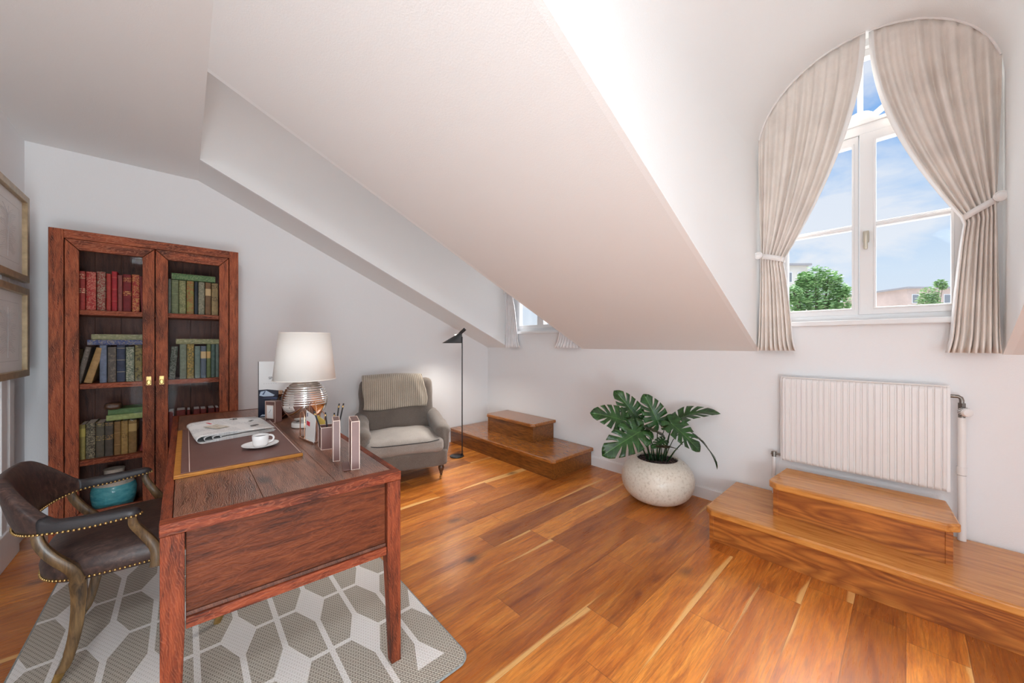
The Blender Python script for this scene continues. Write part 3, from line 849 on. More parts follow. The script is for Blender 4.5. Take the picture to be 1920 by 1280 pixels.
# ================================================================== BOOKCASE
BU0, BU1, BV0, BV1, BH = -.637, .326, 3.70, 4.058, 2.042
root = thing('bookcase', 'tall distressed red-brown wooden bookcase with two glazed doors', 'bookcase', ((BU0 + BU1) / 2, (BV0 + BV1) / 2, 0))
cab = root
mb = MB()
mb.box(BU0, BU0 + .062, BV0, BV0 + .03, 0, BH, 0); mb.box(BU1 - .058, BU1, BV0, BV0 + .03, 0, BH, 0)
mb.box(BU0 + .062, BU1 - .058, BV0, BV0 + .03, 1.985, BH, 1); mb.box(BU0 + .062, BU1 - .058, BV0, BV0 + .03, .03, .095, 1)
mb.build('face_frame', [M['cabz'], M['cabx']], root, bevel=.003)
MB().box(BU0, BU0 + .025, BV0 + .03, BV1, 0, BH - .02).build('side_panel', M['cabz'], root, bevel=.002)
MB().box(BU1 - .025, BU1, BV0 + .03, BV1, 0, BH - .02).build('side_panel', M['cabz'], root, bevel=.002)
MB().box(BU0, BU1, BV0 + .03, BV1, BH - .025, BH).build('top_panel', M['cabx'], root, bevel=.002)
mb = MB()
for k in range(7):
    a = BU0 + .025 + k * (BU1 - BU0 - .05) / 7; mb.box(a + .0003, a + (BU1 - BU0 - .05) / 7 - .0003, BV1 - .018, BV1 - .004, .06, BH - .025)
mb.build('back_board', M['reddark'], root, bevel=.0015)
SH = [.105, .510, 1.025, 1.525]
for z in SH:
    MB().box(BU0 + .026, BU1 - .026, BV0 + .042, BV1 - .02, z - .034, z).build('shelf', M['cabx'], root, bevel=.002)
def door(a0, a1, g0, g1, hinge):
    z0, z1, h0, h1 = .098, 1.982, .175, 1.915
    f, b_ = BV0 - .004, BV0 + .022
    mb = MB(); G = .0008
    P = lambda a, b: (a, b)
    o = [(a0 + .003, z0), (a1 - .003, z0), (a1 - .003, z1), (a0 + .003, z1)]; i = [(g0, h0), (g1, h0), (g1, h1), (g0, h1)]
    for k in range(4):
        j = (k + 1) % 4
        q = [o[k], o[j], i[j], i[k]]
        cxy = (sum(p[0] for p in q) / 4, sum(p[1] for p in q) / 4)
        q = [(p[0] + (cxy[0] - p[0]) * .004, p[1] + (cxy[1] - p[1]) * .004) for p in q]
        mb.poly(q, lambda a, b, t: (a, t, b), f, b_, mi=1 if k in (0, 2) else 0)
    d_ = mb.build('door', [M['cabz'], M['cabx']], root, bevel=.0022)
    MB().box(g0 - .002, g1 + .002, BV0 + .008, BV0 + .011, h0 - .002, h1 + .002).build('glass_pane', M['cabglass'], d_)
    kx = a1 - .032 if hinge == 'l' else a0 + .034
    kz = 1.03
    kp = MB().rbox((kx, f - .002, kz), (.026, .005, .062), .002, 4).build('key_plate', M['brass'], d_, smooth=True)
    ring = [(kx + .0095 * math.sin(2 * PI * k / 20), f - .008 - .002 * math.cos(2 * PI * k / 20), kz - .010 + .017 * math.cos(2 * PI * k / 20)) for k in range(21)]
    MB().tube(ring, .0022, 6).tube([(kx, f - .003, kz + .010), (kx, f - .011, kz + .010)], .0045, 8).build('pull_ring', M['brass'], kp, smooth=True)
    return d_
MID = -.155
door(BU0 + .064, MID, -.511, -.219, 'l')
door(MID, BU1 - .060, -.088, .205, 'r')

BC = [0]
def book(x0, x1, z0, h, colr, motif, kind, label, group, lean=0.0, flat=False, depth=.19, y0=3.785, ztop=None, pages=(.78, .74, .64)):
    """upright (or flat) book with cover, spine and page block"""
    BC[0] += 1
    w = x1 - x0
    bm_ = book_mat('book_cloth_%d' % BC[0], colr, motif, kind, BC[0])
    pm = pages_mat(pages)
    root = thing('book', label, 'book', ((x0 + x1) / 2, y0 + depth / 2, z0), 0, group)
    if not flat:
        t = min(.0035, w * .12); hw = w / 2
        prof = []
        n = 6
        # U shaped cover with a rounded spine
        outer = [(-hw, depth / 2)] + [(-hw, -depth / 2 + .006)] + [(-hw * math.cos(PI * k / n), -depth / 2 + .006 - .006 * math.sin(PI * k / n)) for k in range(1, n)] + [(hw, -depth / 2 + .006), (hw, depth / 2)]
        inner = [(hw - t, depth / 2), (hw - t, -depth / 2 + .006), (-hw + t, -depth / 2 + .006), (-hw + t, depth / 2)]
        mb = MB().poly(outer + inner, lambda a, b, tt: (a, b, tt), 0, h)
        mb.build('cover', bm_, root, local=True, bevel=.0008, seg=1)
        MB().box(-hw + t, hw - t, -depth / 2 + .0062, depth / 2 - .004, .003, h - .003).build('pages', pm, root, local=True)
        root.rotation_euler = (0, lean, 0)
    else:
        # lying on its side: spine faces the room
        t = .003
        L = w; H_ = h
        mb = MB().box(-L / 2, L / 2, -depth / 2, depth / 2, 0, t).box(-L / 2, L / 2, -depth / 2, depth / 2, H_ - t, H_)
        mb.poly([(-depth / 2, 0), (-depth / 2 - .004, H_ * .25), (-depth / 2 - .004, H_ * .75), (-depth / 2, H_), (-depth / 2 + .004, H_), (-depth / 2 + .004, 0)], lambda a, b, tt: (tt, a, b), -L / 2, L / 2)
        mb.build('cover', bm_, root, local=True, bevel=.0008, seg=1)
        MB().box(-L / 2 + .004, L / 2 - .004, -depth / 2 + .005, depth / 2 - .004, t, H_ - t).build('pages', pm, root, local=True)
    return root
PM = {}
def pages_mat(c):
    if c not in PM: PM[c] = plain('book_pages', c, .85, var=.08, vscale=200)
    return PM[c]

G1 = 'red books on the upper left shelf'
pale = hexc('d8b27a')
rows = [(-.5228, -.4955, .264, 'a33a32', 'e7c9a0', 5, 'red clothbound book with cream lettering, first on the upper left shelf'),
 (-.492, -.447, .265, 'a8322f', 'd28a72', 2, 'wide red book with pale scrolled ornament, upper left shelf'),
 (-.443, -.404, .272, '8e4038', 'a9a58a', 2, 'red and sage patterned book between plain red ones, upper left shelf'),
 (-.400, -.378, .262, 'a5392f', None, 0, 'plain brick red book beside the sage patterned one'),
 (-.375, -.349, .282, 'a8262f', 'c05a4c', 1, 'tallest crimson book on the upper left shelf'),
 (-.346, -.324, .260, '8b4a45', None, 0, 'narrow dusty rose book right of the tallest crimson one'),
 (-.321, -.281, .268, '7d1e22', 'd9a25c', 5, 'dark maroon book with gold title lines on its spine'),
 (-.277, -.239, .272, 'a5372f', 'd9a25c', 2, 'red book with gilt ornament, near the door stile')]
for a, b_, h, c1_, c2_, k, lb in rows: book(a, b_, SH[3], h, hexc(c1_), hexc(c2_) if c2_ else None, k, lb, G1)
book(-.230, -.212, SH[3] + .001, .262, hexc('7b2d2a'), None, 0, 'thin dark red book leaning at the right end of the reds', G1, lean=-.05)
G2 = 'green and brown books on the upper right shelf'
rows = [(-.090, -.073, .266, '6b736a', None, 0, 'narrow grey-green book at the left end, upper right shelf'),
 (-.071, -.032, .263, '76805c', '8f9a70', 1, 'sage green book with faint bands, upper right shelf'),
 (-.029, .010, .260, '7d8255', 'a9a678', 2, 'green book with entwined leaf pattern, upper right shelf'),
 (.014, .056, .262, '8c8a48', 'a9452f', 2, 'olive yellow book with a red figure on its spine'),
 (.060, .079, .262, '2e3940', None, 0, 'narrow navy book, upper right shelf'),
 (.083, .120, .262, '7e7d66', 'a8a58c', 2, 'grey floral book beside the narrow navy one'),
 (.124, .159, .262, '7a5c3c', 'd9bd8c', 4, 'brown book with a cream label, upper right shelf'),
 (.163, .203, .260, 'a28a5e', '4a3a2a', 5, 'tan book with dark lettering, last on the upper right shelf')]
for a, b_, h, c1_, c2_, k, lb in rows: book(a, b_, SH[3], h - .002, hexc(c1_), hexc(c2_) if c2_ else None, k, lb, G2)
book(-.070, .186, SH[3] + .265, .046, hexc('55784c'), hexc('8aa070'), 2, 'bright green book lying flat on top of the upper right row', G2, flat=True)
G3 = 'blue and grey books on the middle left shelf'
book(-.562, -.538, SH[2] + .001, .235, hexc('c9b078'), None, 0, 'cream book at the far left of the middle shelf, leaning', G3, lean=.05)
book(-.541, -.515, SH[2] + .0035, .250, hexc('6f665c'), hexc('8c8274'), 3, 'grey mottled book leaning right on the middle left shelf', G3, lean=.19)
book(-.503, -.466, SH[2] + .005, .245, hexc('b08c58'), None, 0, 'tan book leaning steeply right on the middle left shelf', G3, lean=.235)
rows = [(-.431, -.398, .262, '6f7b90', None, 0, 'slate blue book, first upright after the leaning ones'),
 (-.394, -.354, .250, '5d564e', '7c6f60', 3, 'brown-grey cloth book between slate blue and navy ones'),
 (-.351, -.311, .262, '333c52', 'a09a86', 1, 'navy book with horizontal bands, middle left shelf'),
 (-.307, -.266, .250, '6f7a66', 'c3c0a4', 2, 'grey-green book with pictorial spine, middle left shelf'),
 (-.262, -.226, .262, '8a7c48', '3f3a28', 3, 'olive gold speckled book, last on the middle left shelf')]
for a, b_, h, c1_, c2_, k, lb in rows: book(a, b_, SH[2], h - .001, hexc(c1_), hexc(c2_) if c2_ else None, k, lb, G3)
book(-.486, -.216, SH[2] + .263, .036, hexc('4d5a86'), hexc('a59c86'), 2, 'blue book lying flat across the middle left row', G3, flat=True)
book(-.468, -.216, SH[2] + .300, .038, hexc('8d8f6a'), hexc('a7a482'), 3, 'mottled khaki book topmost of the flat pair, middle left', G3, flat=True)
G4 = 'green and blue books on the middle right shelf'
book(-.088, -.052, SH[2] + .002, .250, hexc('4c5344'), hexc('9a9c90'), 2, 'dark green book tilted right, middle right shelf', G4, lean=.07)
rows = [(-.025, .013, .268, '7b8672', None, 0, 'pale sage book right of the tilted dark green one'),
 (.016, .057, .268, '77703f', 'd0a850', 2, 'olive book with two gilt emblems, middle right shelf'),
 (.061, .094, .254, '6f8076', None, 0, 'grey-green book beside the gilt emblem one'),
 (.097, .130, .254, '5f6d7a', 'dcc08a', 4, 'blue-grey book with a cream spine label'),
 (.133, .157, .268, '6e7c50', 'd8b070', 4, 'narrow green book with an orange label'),
 (.160, .184, .268, '586c62', None, 0, 'narrow dark sage book, second from the right end'),
 (.187, .209, .268, '6a7a70', None, 0, 'narrow grey-teal book at the right end, middle shelf')]
for a, b_, h, c1_, c2_, k, lb in rows: book(a, b_, SH[2], h - .001, hexc(c1_), hexc(c2_) if c2_ else None, k, lb, G4)
book(-.046, .222, SH[2] + .269, .040, hexc('8f9068'), hexc('b3b088'), 3, 'khaki book lying flat over the middle right row', G4, flat=True)
G5 = 'brown and grey books on the lower left shelf'
rows = [(-.5228, -.495, .238, '9a8f50', 'c8b860', 4, 'mustard book at the left end of the lower shelf'),
 (-.493, -.451, .246, '4f4c40', 'a8a080', 2, 'dark grey book covered in pale scrollwork'),
 (-.449, -.409, .240, '5a5648', 'b09a60', 5, 'grey-brown book with gilt title, lower left shelf'),
 (-.407, -.368, .238, '504b42', 'b08c50', 5, 'dark brown-grey book with small gilt vignette'),
 (-.364, -.332, .236, '87683c', 'a88a58', 1, 'golden brown narrow book, lower left shelf'),
 (-.330, -.297, .236, 'a98a50', '6b5028', 5, 'light tan book with brown lettering, lower left shelf'),
 (-.295, -.253, .236, '8a6c3c', 'c2a468', 4, 'brown book with a wide tan band, lower left shelf')]
for a, b_, h, c1_, c2_, k, lb in rows: book(a, b_, SH[1], h - .001, hexc(c1_), hexc(c2_) if c2_ else None, k, lb, G5)
book(-.240, -.208, SH[1] + .004, .19, hexc('8e3a36'), None, 0, 'dusty red book leaning left behind the door stile', G5, lean=.18)
book(-.400, -.205, SH[1] + .246, .038, hexc('9fb070'), None, 0, 'pale green book lying flat on the lower left row', G5, flat=True)
book(-.392, -.205, SH[1] + .285, .040, hexc('5e8050'), None, 0, 'darker green book on top of the pale green one', G5, flat=True)
G6 = 'dark red books with white page tops, lower right shelf'
for a, b_, h, lb in [(-.090, -.060, .272, 'dark red book with white page top beside the left stile, behind the desk'),
                     (-.044, .008, .276, 'thickest dark red book with white page top, above the desk edge'),
                     (.016, .036, .272, 'slim dark red book right of the thickest, white page top showing'),
                     (.053, .092, .273, 'dark red book with white page top, centre of the half-hidden row'),
                     (.095, .130, .270, 'dark red book with white page top, third from the right end'),
                     (.141, .182, .270, 'dark red book with white page top, second from the right end'),
                     (.187, .209, .268, 'dark red book with white page top at the right end, behind the desk')]:
    book(a, b_, SH[1], h, hexc('6b2420'), None, 0, lb, G6, depth=.17, pages=(.86, .83, .80))
# shell ornament on the flat green books
mb = MB().rbox((-.368, 3.80, SH[1] + .3257 + .022), (.085, .10, .044), .020, 10, wr=.006, wsc=30, seed=3)
tag(mb.build('shell_ornament', M['turned'], None, smooth='all'), 'dark brown shell-like ornament on the flat green books', 'ornament')
# ginger jar on the bottom shelf
jc = (-.372, 3.885, SH[0])
jroot = thing('ginger_jar', 'turquoise glazed jar with cream shoulder on the bottom bookcase shelf', 'jar', jc)
m, nt, b = newmat('turquoise_glaze'); tcn = nt.n('ShaderNodeTexCoord')
f = nt.noise(nt.mapping(tcn.outputs['Object'], (6, 6, 14)), 3, 5, .6)
nt.l(nt.ramp(f, [(.3, (.06, .32, .38)), (.6, (.14, .52, .58)), (.8, (.34, .68, .70))]), b.inputs['Base Color']); b.inputs['Roughness'].default_value = .14
M['turq'] = m
MB().lathe([(.07, 0), (.088, .002), (.104, .04), (.113, .10), (.115, .145), (.108, .178), (.102, .186)], jc, 44).build('body', M['turq'], jroot, smooth=True)
MB().lathe([(.102, .186), (.094, .204), (.070, .222), (.056, .234), (.052, .244), (.050, .262), (.052, .285), (.055, .292), (.046, .292), (.044, .26), (.03, .25), (.002, .25)], jc, 44).build('neck', speckle('crackle_glaze', (.62, .58, .50), (.46, .42, .35), 40, .3), jroot, smooth=True)

# ================================================================== RUG
mb = MB()
rr = .055; cs = [(-.50, 1.215), (.865, 1.215), (.865, 3.30), (-.50, 3.30)]
pts = []
for k, (x, y) in enumerate(cs):
    sx = 1 if k in (1, 2) else -1; sy = 1 if k > 1 else -1
    a0 = {0: 180, 1: 270, 2: 0, 3: 90}[k]
    for q in range(7):
        a = R(a0 + q * 15); pts.append((x - sx * rr + rr * math.cos(a), y - sy * rr + rr * math.sin(a)))
RT = .009
rug = MB().poly(pts, lambda a, b, t: (a, b, t), .0005, RT).build('rug', M['rug'], origin=(0, 0, 0))
tag(rug, 'woven taupe rug with white diamond lattice under the desk and chair', 'rug')
loop = [(x, y, RT * .55) for x, y in pts]; loop.append(loop[0])
MB().tube(loop, .0070, 8, sx=.6).build('edge_binding', M['rugbind'], rug, smooth=True)

# ================================================================== DESK
DC = [Vector((-.053, 1.442)), Vector((.652, 1.398)), Vector((.700, 3.50)), Vector((-.058, 3.555))]
DW, DL, DH = .706, 2.11, .78
def dp(a, b):
    s, t = a / DW, b / DL
    p = DC[0] * (1 - s) * (1 - t) + DC[1] * s * (1 - t) + DC[2] * s * t + DC[3] * (1 - s) * t
    return (p.x, p.y)
def dq(a0, a1, b0, b1): return [dp(a0, b0), dp(a1, b0), dp(a1, b1), dp(a0, b1)]
root = thing('desk', 'large distressed red-brown wooden writing desk standing on the rug', 'desk', (.31, 2.47, RT))
mb = MB()
# plank top: three boards between breadboard ends
E_ = .0006
for a0, a1 in ((.028, .25), (.25, .475), (.475, .678)):
    mb.quadprism(dq(a0 + E_, a1 - E_, .045, DL - .045), DH - .034, DH)
mb.build('tabletop', M['desktop'], root, bevel=.0015)
mb = MB()
mb.quadprism(dq(0, DW, 0, .044), DH - .036, DH - .0005, mi=0); mb.quadprism(dq(0, DW, DL - .044, DL), DH - .036, DH - .0005, mi=0)
mb.quadprism(dq(0, .027, .0445, DL - .0445), DH - .036, DH - .0005, mi=1); mb.quadprism(dq(.679, DW, .0445, DL - .0445), DH - .036, DH - .0005, mi=1)
mb.build('top_edge_frame', [M['redx'], M['redy']], root, bevel=.0022)
for a0, b0, sa, sb in ((0, 0, 1, 1), (DW - .056, 0, -1, 1), (0, DL - .056, 1, -1), (DW - .056, DL - .056, -1, -1)):
    q = dq(a0 + .0015, a0 + .0545, b0 + .0015, b0 + .0545)
    ta = a0 + (.0 if sa > 0 else .016); tb = b0 + (.0 if sb > 0 else .016)
    q2 = dq(ta + .0015, ta + .040, tb + .0015, tb + .040)
    mb = MB().loft([[Vector((*p, z_)) for p in r_] for r_, z_ in ((q2, RT), (q, .455), (q, DH - .037))])
    mb.build('leg', M['redz'], root, bevel=.002)
def apron(nm, q_rail, q_panel, z0, mats, rail=.032):
    r = MB().quadprism(q_rail, z0, z0 + rail).build(nm, mats[0], root, bevel=.002)
    MB().quadprism(q_panel, z0 + rail, DH - .0365).build('panel', mats[1], r, bevel=.002)
    return r
r = apron('end_rail', dq(.057, DW - .057, .004, .045), dq(.057, DW - .057, .020, .038), .455, (M['redx'], M['panel']))
# shadow line moulding above the rail and under the top
MB().quadprism(dq(.057, DW - .057, .0125, .020), .487, .499).build('moulding', M['reddark'], r, bevel=.002)
apron('end_rail', dq(.057, DW - .057, DL - .045, DL - .004), dq(.057, DW - .057, DL - .038, DL - .020), .455, (M['redx'], M['panel']))
apron('front_rail', dq(DW - .045, DW - .004, .057, DL - .057), dq(DW - .038, DW - .020, .057, DL - .057), .455, (M['redy'], M['redy']))
apron('kneehole_rail', dq(.004, .045, .057, DL - .057), dq(.012, .030, .057, DL - .057), .665, (M['redy'], M['redy']), .02)
def dpt(a, b, z): x, y = dp(a, b); return (x, y, z)

# ================================================================== DESK PAD, NEWSPAPER, CUP
ZD = DH
padq = [(-.030, 1.886), (.403, 1.884), (.418, 2.828), (-.027, 2.856)]
pc = (.19, 2.36, ZD)
root = thing('desk_pad', 'mauve leather desk pad with golden wooden edge on the desk', 'desk pad', pc)
def inset(q, d):
    c = Vector((sum(p[0] for p in q) / 4, sum(p[1] for p in q) / 4)); out = []
    for p in q: out.append((p[0] + (d if p[0] < c.x else -d), p[1] + (d if p[1] < c.y else -d)))
    return out
MB().quadprism(padq, ZD + .0005, ZD + .014).build('wooden_board', M['matedge'], root, bevel=.0015)
lq = [(padq[0][0] + .020, padq[0][1] + .012), (padq[1][0] - .002, padq[1][1] + .010), (padq[2][0] - .002, padq[2][1] - .004), (padq[3][0] + .020, padq[3][1] - .004)]
MB().quadprism(lq, ZD + .0140, ZD + .0175).build('leather_pad', M['mauve'], root, bevel=.001)
mb = MB()
for s_ in (.062, .985):
    a = [lq[0][k] + (lq[1][k] - lq[0][k]) * s_ for k in (0, 1)]; b_ = [lq[3][k] + (lq[2][k] - lq[3][k]) * s_ for k in (0, 1)]
    w = .0012
    MB().quadprism([(a[0] - w, a[1]), (a[0] + w, a[1]), (b_[0] + w, b_[1]), (b_[0] - w, b_[1])], ZD + .0175, ZD + .0180).build('stitch_line', M['cream'], root)
ZP = ZD + .0185

# newspaper: three folded sections nested into each other
nproot = thing('newspaper', 'folded white newspaper lying on the left of the desk pad', 'newspaper', (.195, 2.635, ZP), R(13))
m, nt, b = newmat('printed_newspaper'); tcn = nt.n('ShaderNodeTexCoord'); x, y, z = nt.sep(tcn.outputs['Object'])
f = nt.noise(nt.combine(nt.math('MULTIPLY', x, 260), nt.math('MULTIPLY', y, 90), 0.0), 1.0, 2, .6)
rowm = nt.math('LESS_THAN', nt.math('PINGPONG', y, .004), .0022)
colm = nt.math('GREATER_THAN', nt.math('PINGPONG', x, .030), .003)
blk = nt.math('GREATER_THAN', nt.noise(nt.mapping(tcn.outputs['Object'], (9, 7, 1), (2, 1, 0)), 1, 1), .47)
txt = nt.math('MULTIPLY', nt.math('MULTIPLY', nt.math('MULTIPLY', rowm, colm), nt.math('GREATER_THAN', f, .47)), blk)
nt.l(nt.mix(nt.math('MULTIPLY', txt, .5), (.86, .86, .85), (.30, .30, .33)), b.inputs['Base Color']); b.inputs['Roughness'].default_value = .85
M['news'] = m
for k in range(4):
    x0 = -.150 + k * .022; x1 = .165 - k * .012 + (.02 if k % 2 else 0); rf = .0165 - k * .0036; zc_ = .0175
    prof = []
    prof += [(x1, zc_ - rf), ]
    for q in range(13):
        a = R(-90 - q * 15); prof.append((x0 + rf * math.cos(a) * 1.7, zc_ + rf * math.sin(a)))
    prof += [(x0 + .10, zc_ + rf + .003), (x0 + .2, zc_ + rf * .8), (x1 - .015 * k, zc_ + rf * .55 - .002)]
    rings = []
    for j in range(13):
        yy = -.225 + .45 * j / 12
        sk = .055 * (j / 12) - .02
        rings.append([Vector((px_ + sk + .006 * math.sin(yy * 9 + k), yy + .02 * k * (px_ - x0), max(.0006 + .0004 * k, pz + .0035 * math.sin(yy * 12 + px_ * 10) * (1 if pz > zc_ else 0)))) for px_, pz in prof])
    MB().loft(rings, closed=False, caps=False).build('folded_section', M['news'], nproot, local=True, smooth='all', thick=.0007, recalc=False)
def npatch(nm, x0, x1, y0, y1, mat, rot=0.0, z=.0375):
    c = ((x0 + x1) / 2, (y0 + y1) / 2)
    pts_ = []
    for x, y in ((x0, y0), (x1, y0), (x1, y1), (x0, y1)):
        dx, dy = x - c[0], y - c[1]; pts_.append((c[0] + dx * math.cos(rot) - dy * math.sin(rot), c[1] + dx * math.sin(rot) + dy * math.cos(rot)))
    return MB().quadprism(pts_, z, z + .0006).build(nm, mat, nproot, local=True)
npatch('red_headline_strip', -.070, -.060, .085, .150, M['red'], .05)
M['illus'] = speckle('gold_illustration', (.72, .68, .60), (.42, .30, .14), 60, .8)
npatch('printed_illustration', -.10, -.035, -.075, .045, M['illus'], .2)
npatch('printed_illustration', .055, .095, -.135, -.115, M['ink'], .1, .0335)
npatch('printed_illustration', .100, .125, .02, .035, M['ink'], .4, .0335)

def text_mesh(name, body, size, mat, parent, loc, rot, extrude=.0003, local=True):
    cu = bpy.data.curves.new(name, 'FONT'); cu.body = body; cu.size = size; cu.extrude = extrude
    cu.align_x = 'LEFT'
    t = bpy.data.objects.new(name + '_tmp', cu); COL.objects.link(t)
    dg = bpy.context.evaluated_depsgraph_get(); me = bpy.data.meshes.new_from_object(t.evaluated_get(dg))
    bpy.data.objects.remove(t)
    o = bpy.data.objects.new(name, me); COL.objects.link(o); me.materials.clear(); me.materials.append(mat)
    o.parent = parent; o.location = loc; o.rotation_euler = rot
    return o
text_mesh('headline', 'Be', .05, M['ink'], nproot, (.045, .165, .0375), (0, 0, R(-80)))

# saucer and cup
cc = (.272, 2.120, ZP)
s_ = MB().lathe([(.002, .0035), (.028, .0035), (.034, .0), (.038, .0005), (.050, .006), (.074, .0145), (.0755, .0165), (.073, .0165), (.050, .0090), (.034, .0050), (.002, .0048)], cc, 48).build('saucer', M['porcelain'], origin=cc, smooth='all')
tag(s_, 'round white porcelain saucer on the leather desk pad', 'saucer')
cz = ZP + .0055
croot = thing('coffee_cup', 'small white espresso cup filled with coffee on the saucer', 'cup', (cc[0], cc[1], cz))
MB().lathe([(.020, .0), (.027, .001), (.031, .012), (.0325, .030), (.0345, .052), (.0335, .0525), (.0315, .044), (.030, .03), (.028, .01), (.002, .008)], (cc[0], cc[1], cz), 40).build('cup_body', M['porcelain'], croot, smooth='all')
MB().lathe([(.001, .0), (.0314, .0), (.0314, .001), (.001, .001)], (cc[0], cc[1], cz + .0425), 32).build('coffee', M['coffee'], croot, smooth=True)
hd = Vector((.80, .10, 0)).normalized(); pts = []
for k in range(15):
    a = R(100 - k * 14.5); pts.append(Vector((cc[0], cc[1], cz + .029)) + hd * (.032 + .021 * max(0, math.cos(a) * 1.0 + .12)) + Vector((0, 0, .017 * math.sin(a))))
MB().tube(pts, .0028, 8, sx=1.5).build('cup_handle', M['porcelain'], croot, smooth=True)

# ================================================================== TABLE LAMP
lc = Vector((.560, 2.564, ZD))
root = thing('table_lamp', 'table lamp with ribbed mirror-chrome globe and cream drum shade on the desk', 'lamp', lc)
MB().lathe([(.003, 0.0005), (.070, .0005), (.075, .004), (.075, .024), (.070, .030), (.003, .030)], lc, 48).build('base', plain('frosted_base', (.74, .74, .72), .12), root, smooth=True)
prof = [(.05, .030)]
n = 150
for k in range(n + 1):
    ph = -78 + k * (158 / n); a = R(ph)
    r = .126 * math.cos(a); z = .166 + .133 * math.sin(a)
    if ph > -8: 
        rib = abs(math.sin((z - .15) / .137 * PI * 10)); r += .0042 * rib * min(1, (ph + 8) / 10) - .002
    prof.append((r, z))
prof += [(.022, .300), (.022, .318), (.014, .320), (.012, .34), (.003, .34)]
MB().lathe(prof, lc, 64).build('ribbed_globe', M['chrome'], root, smooth='all')
MB().lathe([(.007, .32), (.007, .50), (.003, .50)], lc, 12).build('stem', M['brass'], root, smooth=True)
sh = MB().lathe([(.172, .292), (.140, .585)], lc, 64)
sh.f = sh.f[:-2]; sh.m = sh.m[:-2]
so = sh.build('lamp_shade', M['shade'], root, smooth='all', thick=.003, recalc=False)
for r_, z_ in ((.1725, .294), (.1405, .583)):
    MB().tube([(lc.x + r_ * math.cos(2 * PI * k / 64), lc.y + r_ * math.sin(2 * PI * k / 64), lc.z + z_) for k in range(65)], .0028, 6).build('shade_rim', M['shade'], so, smooth=True)
mb = MB()
for k in range(3):
    a = 2 * PI * k / 3; mb.tube([(lc.x, lc.y, lc.z + .495), (lc.x + .140 * math.cos(a), lc.y + .140 * math.sin(a), lc.z + .575)], .002, 6)
mb.build('shade_fitter', M['brass'], root, smooth=True)

# ================================================================== CLOCK
FWD = Vector((math.cos(R(YAW)), math.sin(R(YAW)), 0)); RGT = Vector((math.sin(R(YAW)), -math.cos(R(YAW)), 0))
def axes_box(mb, o, ex, ey, ez, x0, x1, y0, y1, z0, z1, mi=0):
    P = lambda x, y, z: Vector(o) + ex * x + ey * y + ez * z
    mb.hexa([P(x0, y0, z0), P(x1, y0, z0), P(x1, y1, z0), P(x0, y1, z0), P(x0, y0, z1), P(x1, y0, z1), P(x1, y1, z1), P(x0, y1, z1)], mi); return mb
UP = Vector((0, 0, 1))
o = Vector((.393, 2.862, ZD + .001)); ex = Vector((.50, -.866, 0)).normalized(); ey = Vector((ex.y * -1, ex.x, 0))
root = thing('desk_clock', 'square mauve leather desk clock with white dial beside the lamp', 'clock', o)
cw, chh, cd = .088, .140, .048
ek = lambda *a, mb=None, mi=0: axes_box(mb or MB(), o, ex, ey, UP, *a, mi)
axes_box(MB(), o, ex, ey, UP, 0, cw, 0, cd, 0, chh).build('case', M['mauve'], root, bevel=.003)
mb = MB()
for a in ((.000, cw, -.0012, 0, 0, .0035), (0, cw, -.0012, 0, chh - .0035, chh), (0, .0035, -.0012, 0, 0, chh), (cw - .0035, cw, -.0012, 0, 0, chh)): axes_box(mb, o, ex, ey, UP, *a)
mb.build('stitched_edge', M['cream'], root)
dl = axes_box(MB(), o, ex, ey, UP, .018, cw - .018, -.0025, -.0002, .030, chh - .030).build('dial', M['porcelain'], root, bevel=.0005)
mb = MB()
for a in ((.014, cw - .014, -.004, -.0003, .026, .0295), (.014, cw - .014, -.004, -.0003, chh - .0295, chh - .026), (.014, .0175, -.004, -.0003, .026, chh - .026), (cw - .0175, cw - .014, -.004, -.0003, .026, chh - .026)): axes_box(mb, o, ex, ey, UP, *a)
mb.build('bezel', M['cream'], root)
c0 = o + ex * cw / 2 + UP * chh / 2 - ey * .003
for (a, L) in ((R(60), .018), (R(215), .012)):
    p1 = c0 + ex * math.cos(a) * L + UP * math.sin(a) * L
    MB().tube([c0, p1], .0008, 5).build('clock_hand', M['ink'], dl)

# ================================================================== STANDING PHOTO BOOK
o = Vector((.380, 3.041, ZD + .001)); ex = Vector((.93, -.37, 0)).normalized(); ey = Vector((-ex.y, ex.x, 0))
root = thing('photo_book', 'large standing white photo book with a dark blue car on its cover', 'book', o)
bw, bh = .235, .392
axes_box(MB(), o, ex, ey, UP, 0, bw, 0, .028, 0, bh).build('cover', plain('glossy_white_cover', (.76, .76, .76), .3), root, bevel=.001)
axes_box(MB(), o, ex, ey, UP, -.0035, .0, .0, .028, 0, bh).build('spine', M['ink'], root)
def t3(name, body, size, mat, parent, x, z, off=-.0012):
    t = text_mesh(name, body, size, mat, parent, (0, 0, 0), (0, 0, 0), .0002)
    wp = o + ex * x + UP * z + ey * off
    t.matrix_local = Matrix.Translation(wp - wloc(parent)) @ Matrix((( ex.x, 0, -ey.x, 0), (ex.y, 0, -ey.y, 0), (0, 1, 0, 0), (0, 0, 0, 1)))
    return t
t3('title', 'SP', .024, M['ink'], root, .058, .268)
M['greyink'] = plain('grey_print', (.52, .52, .53), .7)
for k_ in range(6):
    axes_box(MB(), o, ex, ey, UP, .028 + k_ * .014, .037 + k_ * .014, -.0006, .0002, .236, .2385).build('subtitle_dash', M['greyink'], root)
